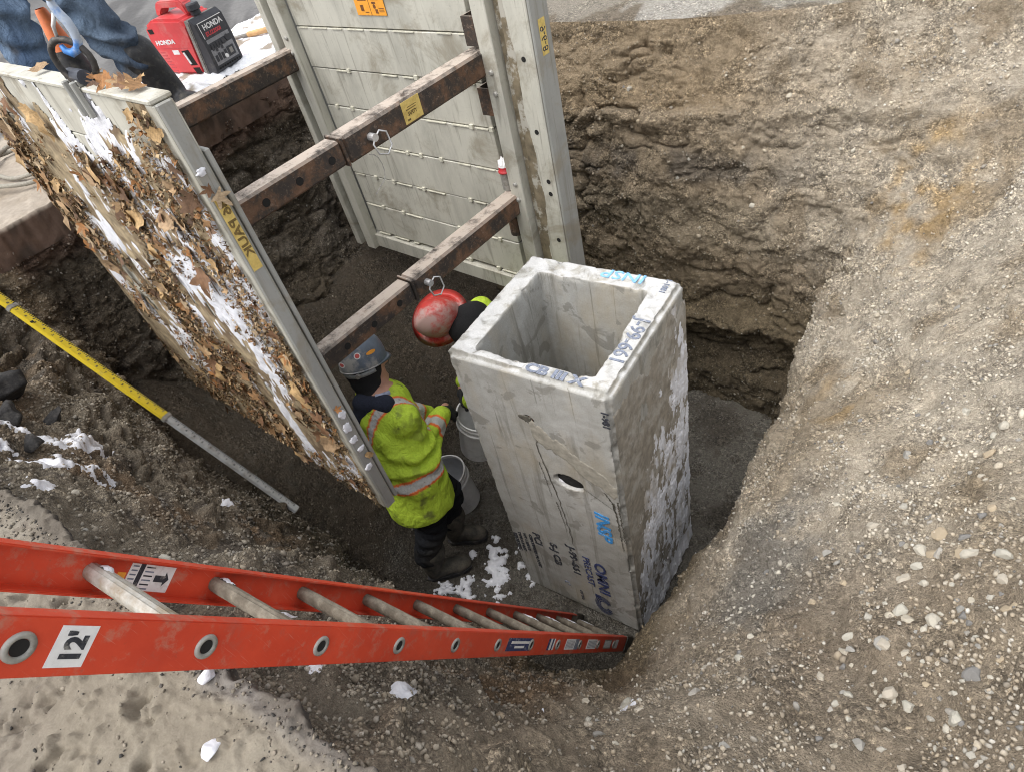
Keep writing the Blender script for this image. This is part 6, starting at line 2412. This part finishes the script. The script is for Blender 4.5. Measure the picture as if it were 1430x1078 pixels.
rpan('seam', [(-.475, .222), (-.10, .208), (-.10, .211), (-.475, .225)], M['red_print'])
rpan('service_opening', [(-.215, .195), (-.145, .20), (-.125, .10), (-.19, .10)], M['void'])
rpan('starter_grip', [(-.205, .185), (-.19, .187), (-.17, .11), (-.185, .11)], M['white_label'], .006)
rpan('fuel_knob_recess', [(-.185, .085), (-.12, .085), (-.115, .045), (-.17, .045)], M['void'])
rpan('blue_decal', [(-.30, .205), (-.24, .203), (-.24, .175), (-.30, .177)], M['white_label'], .001)
rpan('upper_recess', [(-.435, .345), (-.385, .345), (-.385, .315), (-.43, .315)], M['void'])
for k in range(7):
    rpan('vent_slot', [(-.425 + .006 * k, .20 - .02 * k), (-.375 + .006 * k, .197 - .02 * k), (-.38 + .006 * k, .19 - .02 * k), (-.42 + .006 * k, .192 - .02 * k)], M['red_print'])

# ================================================================== cone, tool, rope
cone = thing('traffic_cone', 'orange traffic cone with a dark band behind the legs of the person in jeans', 'traffic cone', (-3.0, .60, 2.56))
M['cone_orange'] = m_plain('cone_orange', (.72, .19, .06), .5, 0, .12, 20, dirt=(.4, .16, .08), dirt_lo=.5, dirt_hi=.8)
bm = bmesh.new()
add_box(bm, (-.20, -.20, 0), (.20, .20, .04))
bm_obj('base', bm, M['rubber'], cone, bevel=.01)
prof = [(.145, .041), (.105, .26), (.100, .285), (.070, .45), (.065, .48), (.033, .69), (.026, .70)]
for nm, a, b, m_ in (('lower_cone', 0, 2, 'cone_orange'), ('dark_band', 2, 4, 'rubber'), ('upper_cone', 4, 7, 'cone_orange')):
    bm = bmesh.new()
    add_lathe(bm, prof[a:b + 1] if nm != 'upper_cone' else prof[4:], 28)
    bm_obj(nm, bm, M[m_], cone, smooth=True)
tool = thing('shovel', 'shovel lying in the snow with a pale wooden handle end behind the far panel', 'shovel', (0, 0, 0))
bm = bmesh.new()
TA, TB = Vector((-3.35, 1.80, 2.63)), Vector((-2.55, 2.25, 2.66))
add_tube(bm, [TA.lerp(TB, .30), TA.lerp(TB, .62)], .020, 10)
bm_obj('handle', bm, m_plain('pale_wood', (.52, .33, .15), .7, 0, .2, 30), tool, smooth=True)
bm = bmesh.new()
add_tube(bm, [TA, TA.lerp(TB, .295)], .013, 10)
bm_obj('shaft', bm, M['galv'], tool, smooth=True)
bm = bmesh.new()
for i, (t_, w_) in enumerate(((.0, .05), (-.06, .11), (-.16, .12), (-.26, .09), (-.33, .01))):
    p = TA.lerp(TB, t_)
    n_ = (TB - TA).normalized().cross(EZ)
    if i == 0:
        pv = None
    row = [bm.verts.new(p + n_ * w_ * s_ + EZ * (.02 * abs(s_) - .005)) for s_ in (-1, -.5, 0, .5, 1)]
    if pv:
        for k in range(4):
            bm.faces.new((pv[k], pv[k + 1], row[k + 1], row[k]))
    pv = row
o = bm_obj('blade', bm, M['galv'], tool, smooth=True)
md = o.modifiers.new('s', 'SOLIDIFY')
md.thickness = .003
eval_apply(o)
rope = thing('rope', 'loose coil of dirty grey rope on the muddy shoulder at the left edge', 'rope', (-3.2, .1, 2.57))
M['rope'] = m_plain('dirty_rope', (.27, .25, .21), .95, 0, .35, 160, .4)
bm = bmesh.new()
pts = []
for k in range(90):
    a = k * .16
    r_ = .20 + .035 * math.sin(k * .37) + .0018 * k
    pts.append(Vector((r_ * math.cos(a) * 1.35 - .05 + .002 * k, r_ * math.sin(a), .012 + .010 * (k // 39) + .008 * math.sin(k * .9))))
pts += [Vector((.45 + .05 * k, .02 - .05 * k + .02 * math.sin(k), .012)) for k in range(6)]
add_tube(bm, pts, .013, 7)
bm_obj('strand', bm, M['rope'], rope, smooth=True)

# ================================================================== broken asphalt, snow
M['asphalt'] = m_plain('broken_asphalt', (.022, .021, .021), .9, 0, .5, 90, .5, dirt=(.07, .065, .06), dirt_lo=.5, dirt_hi=.7)


def wall_at(x_, y_):
    d_ = (WALLP[:, 0] - x_) ** 2 + (WALLP[:, 1] - y_) ** 2
    i = int(np.argmin(d_))
    return WALLP[i], WALLN[i]


for (x_, y_, s_, lab) in ((-1.78, -1.12, .13, 'largest black asphalt chunk at the left edge of the photo'), (-1.60, -1.07, .055, 'flat black asphalt chunk lying alone right of the largest'),
                          (-1.45, -1.20, .085, 'black asphalt chunk just below the largest'), (-1.12, -1.22, .045, 'small black asphalt chunk nearest the pavement slab')):
    p, nrm = wall_at(x_, y_)
    V, F_ = stone_mesh(int(abs(x_) * 977), 3, .6)
    V = V + .10 * np.stack([fbm(V + 9, 3, 3, 700 + i) for i in range(3)], -1)
    V[:, 0] *= 1.5
    o = mesh_obj('asphalt_chunk', V * s_, F_, M['asphalt'])
    o.location = Vector(p) + Vector(nrm) * s_ * .3
    o.rotation_euler = (.3, .2, x_ * 5)
    tag(o, lab, 'asphalt chunk', 'broken asphalt chunks on the left bank')

# snow lumps on the pavement
for (x_, y_, z_, s_, lab) in ((.735, -1.553, 2.505, .022, 'white lump of snow on the pavement at the bottom of the photo'), (.605, -1.462, 2.51, .020, 'lump of snow on the pavement edge just below the ladder')):
    V, F_ = stone_mesh(int(x_ * 1000), 3, .75)
    V = V * (1 + .12 * fbm(V, 2.5, 3, 720)[:, None])
    o = mesh_obj('snow_lump', V * s_, F_, M['snow'], smooth=True)
    o.location = (x_, y_, z_ + s_ * .35)
    tag(o, lab, 'snow lump')

# thin snow left lying on the banks: shells of the wall surface itself
Gs = WALLP.reshape(NTH, NPR, 3)
Ns = WALLN.reshape(NTH, NPR, 3)
blobs = [(-1.23, -1.11, .12, .9), (-.95, -1.22, .10, .9), (-1.40, -1.25, .07, 1), (-.70, -1.34, .05, .8), (.464, -1.30, .07, .9), (.50, -1.36, .03, 1), (-.90, -.86, .03, 1), (.93, -.95, .05, .9), (1.17, -.76, .055, .8),
         (-1.1, -1.30, .05, .9), (.30, -1.22, .04, .8), (.62, -1.30, .03, .8), (-1.75, -1.25, .07, .8), (.75, -1.22, .04, .7)]
m = np.zeros(NTH * NPR) - 1
for bx, by, br, bs_ in blobs:
    dd = ((WALLP[:, 0] - bx) ** 2 + (WALLP[:, 1] - by) ** 2) / br ** 2
    m = np.maximum(m, (1 - dd) * bs_)
m = np.where(m > -1, m + 1.3 * fbm(WALLP, 15, 4, 730) + .7 * fbm(WALLP, 50, 3, 731) - .38, -1)
idx = np.arange(NTH * NPR).reshape(NTH, NPR)
nx = np.roll(idx, -1, 0)
Fq = np.stack([idx[:, :-1], nx[:, :-1], nx[:, 1:], idx[:, 1:]], -1).reshape(-1, 4)
Fq = Fq[(m[Fq] > 0).any(1)]
used = np.unique(Fq)
rm = -np.ones(NTH * NPR, int)
rm[used] = np.arange(len(used))
Ps = WALLP[used] + WALLN[used] * np.where(m[used] > 0, .001 + .010 * np.clip(m[used], 0, 1) ** .5, -.006)[:, None]
tag(mesh_obj('snow', Ps, rm[Fq], M['snow'], smooth=True), 'thin snow lying in patches on the near bank', kind='stuff')

# snow on the floor
for (cx_, cy_, wx, wy, sd) in ((-.16, .02, .36, .34, 1), (.93, .62, .10, .22, 2), (.94, .05, .08, .1, 3), (-.35, -.25, .2, .2, 4)):
    xs_ = np.linspace(-wx, wx, 110)
    ys_ = np.linspace(-wy, wy, 110)
    X_, Y_ = np.meshgrid(xs_, ys_, indexing='ij')
    X_, Y_ = X_.ravel() + cx_, Y_.ravel() + cy_
    pz = np.stack([X_, Y_, 0 * X_], -1)
    m_ = .55 - ((X_ - cx_) / wx) ** 2 - ((Y_ - cy_) / wy) ** 2 + 1.3 * fbm(pz, 11, 4, 740 + sd) + .7 * fbm(pz, 40, 3, 745) - .62
    fz = floor_h(X_, Y_)
    pz[:, 2] = fz + np.where(m_ > 0, .006 + .016 * np.clip(m_, 0, 1) ** .5 + .004 * fbm(pz, 40, 2, 750), np.maximum(m_ * .06, -.025))
    ii = np.arange(110 * 110).reshape(110, 110)
    Fq = np.stack([ii[:-1, :-1], ii[1:, :-1], ii[1:, 1:], ii[:-1, 1:]], -1).reshape(-1, 4)
    Fq = Fq[(m_[Fq] > 0).sum(1) >= 1]
    us = np.unique(Fq)
    rm = -np.ones(110 * 110, int)
    rm[us] = np.arange(len(us))
    tag(mesh_obj('snow', pz[us], rm[Fq], M['crust'] if sd == 9 else M['snow'], smooth=True), 'crumbs of snow trodden into the pit floor', kind='stuff')

# snow bank along the road
xs_ = np.linspace(-4.6, -2.42, 200)
ys_ = np.linspace(.25, 3.9, 320)
X_, Y_ = np.meshgrid(xs_, ys_, indexing='ij')
X_, Y_ = X_.ravel(), Y_.ravel()
pz = np.stack([X_, Y_, 0 * X_], -1)
bank = sstep(-3.95, -3.6, X_ + .25 * fbm(pz, 1.5, 2, 760) - .10 * (Y_ - 1)) * sstep(-2.58, -2.78, X_ + .12 * fbm(pz, 3, 2, 761)) * sstep(.35, .8, Y_)
m_ = bank - .35 + .75 * fbm(pz, 3.5, 4, 762) * (.4 + bank)
pz[:, 2] = 2.55 + np.where(m_ > 0, .02 + .05 * np.clip(m_, 0, 1) + .03 * np.abs(fbm(pz, 7, 4, 763)) + .012 * fbm(pz, 26, 3, 764), -.05)
ii = np.arange(200 * 320).reshape(200, 320)
Fq = np.stack([ii[:-1, :-1], ii[1:, :-1], ii[1:, 1:], ii[:-1, 1:]], -1).reshape(-1, 4)
Fq = Fq[(m_[Fq] > 0).sum(1) >= 3]
us = np.unique(Fq)
rm = -np.ones(200 * 320, int)
rm[us] = np.arange(len(us))
cb = mixc(np.tile(np.array([.80, .81, .84]), (len(us), 1)), (.30, .26, .21), sstep(.18, .42, fbm(pz[us], 8, 4, 765) + .2 * fbm(pz[us], 30, 2, 766)))
tag(mesh_obj('snow_bank', pz[us], rm[Fq], M['crust'], col=cb, smooth=True), 'dirty snow bank along the road behind the trench box', kind='stuff')
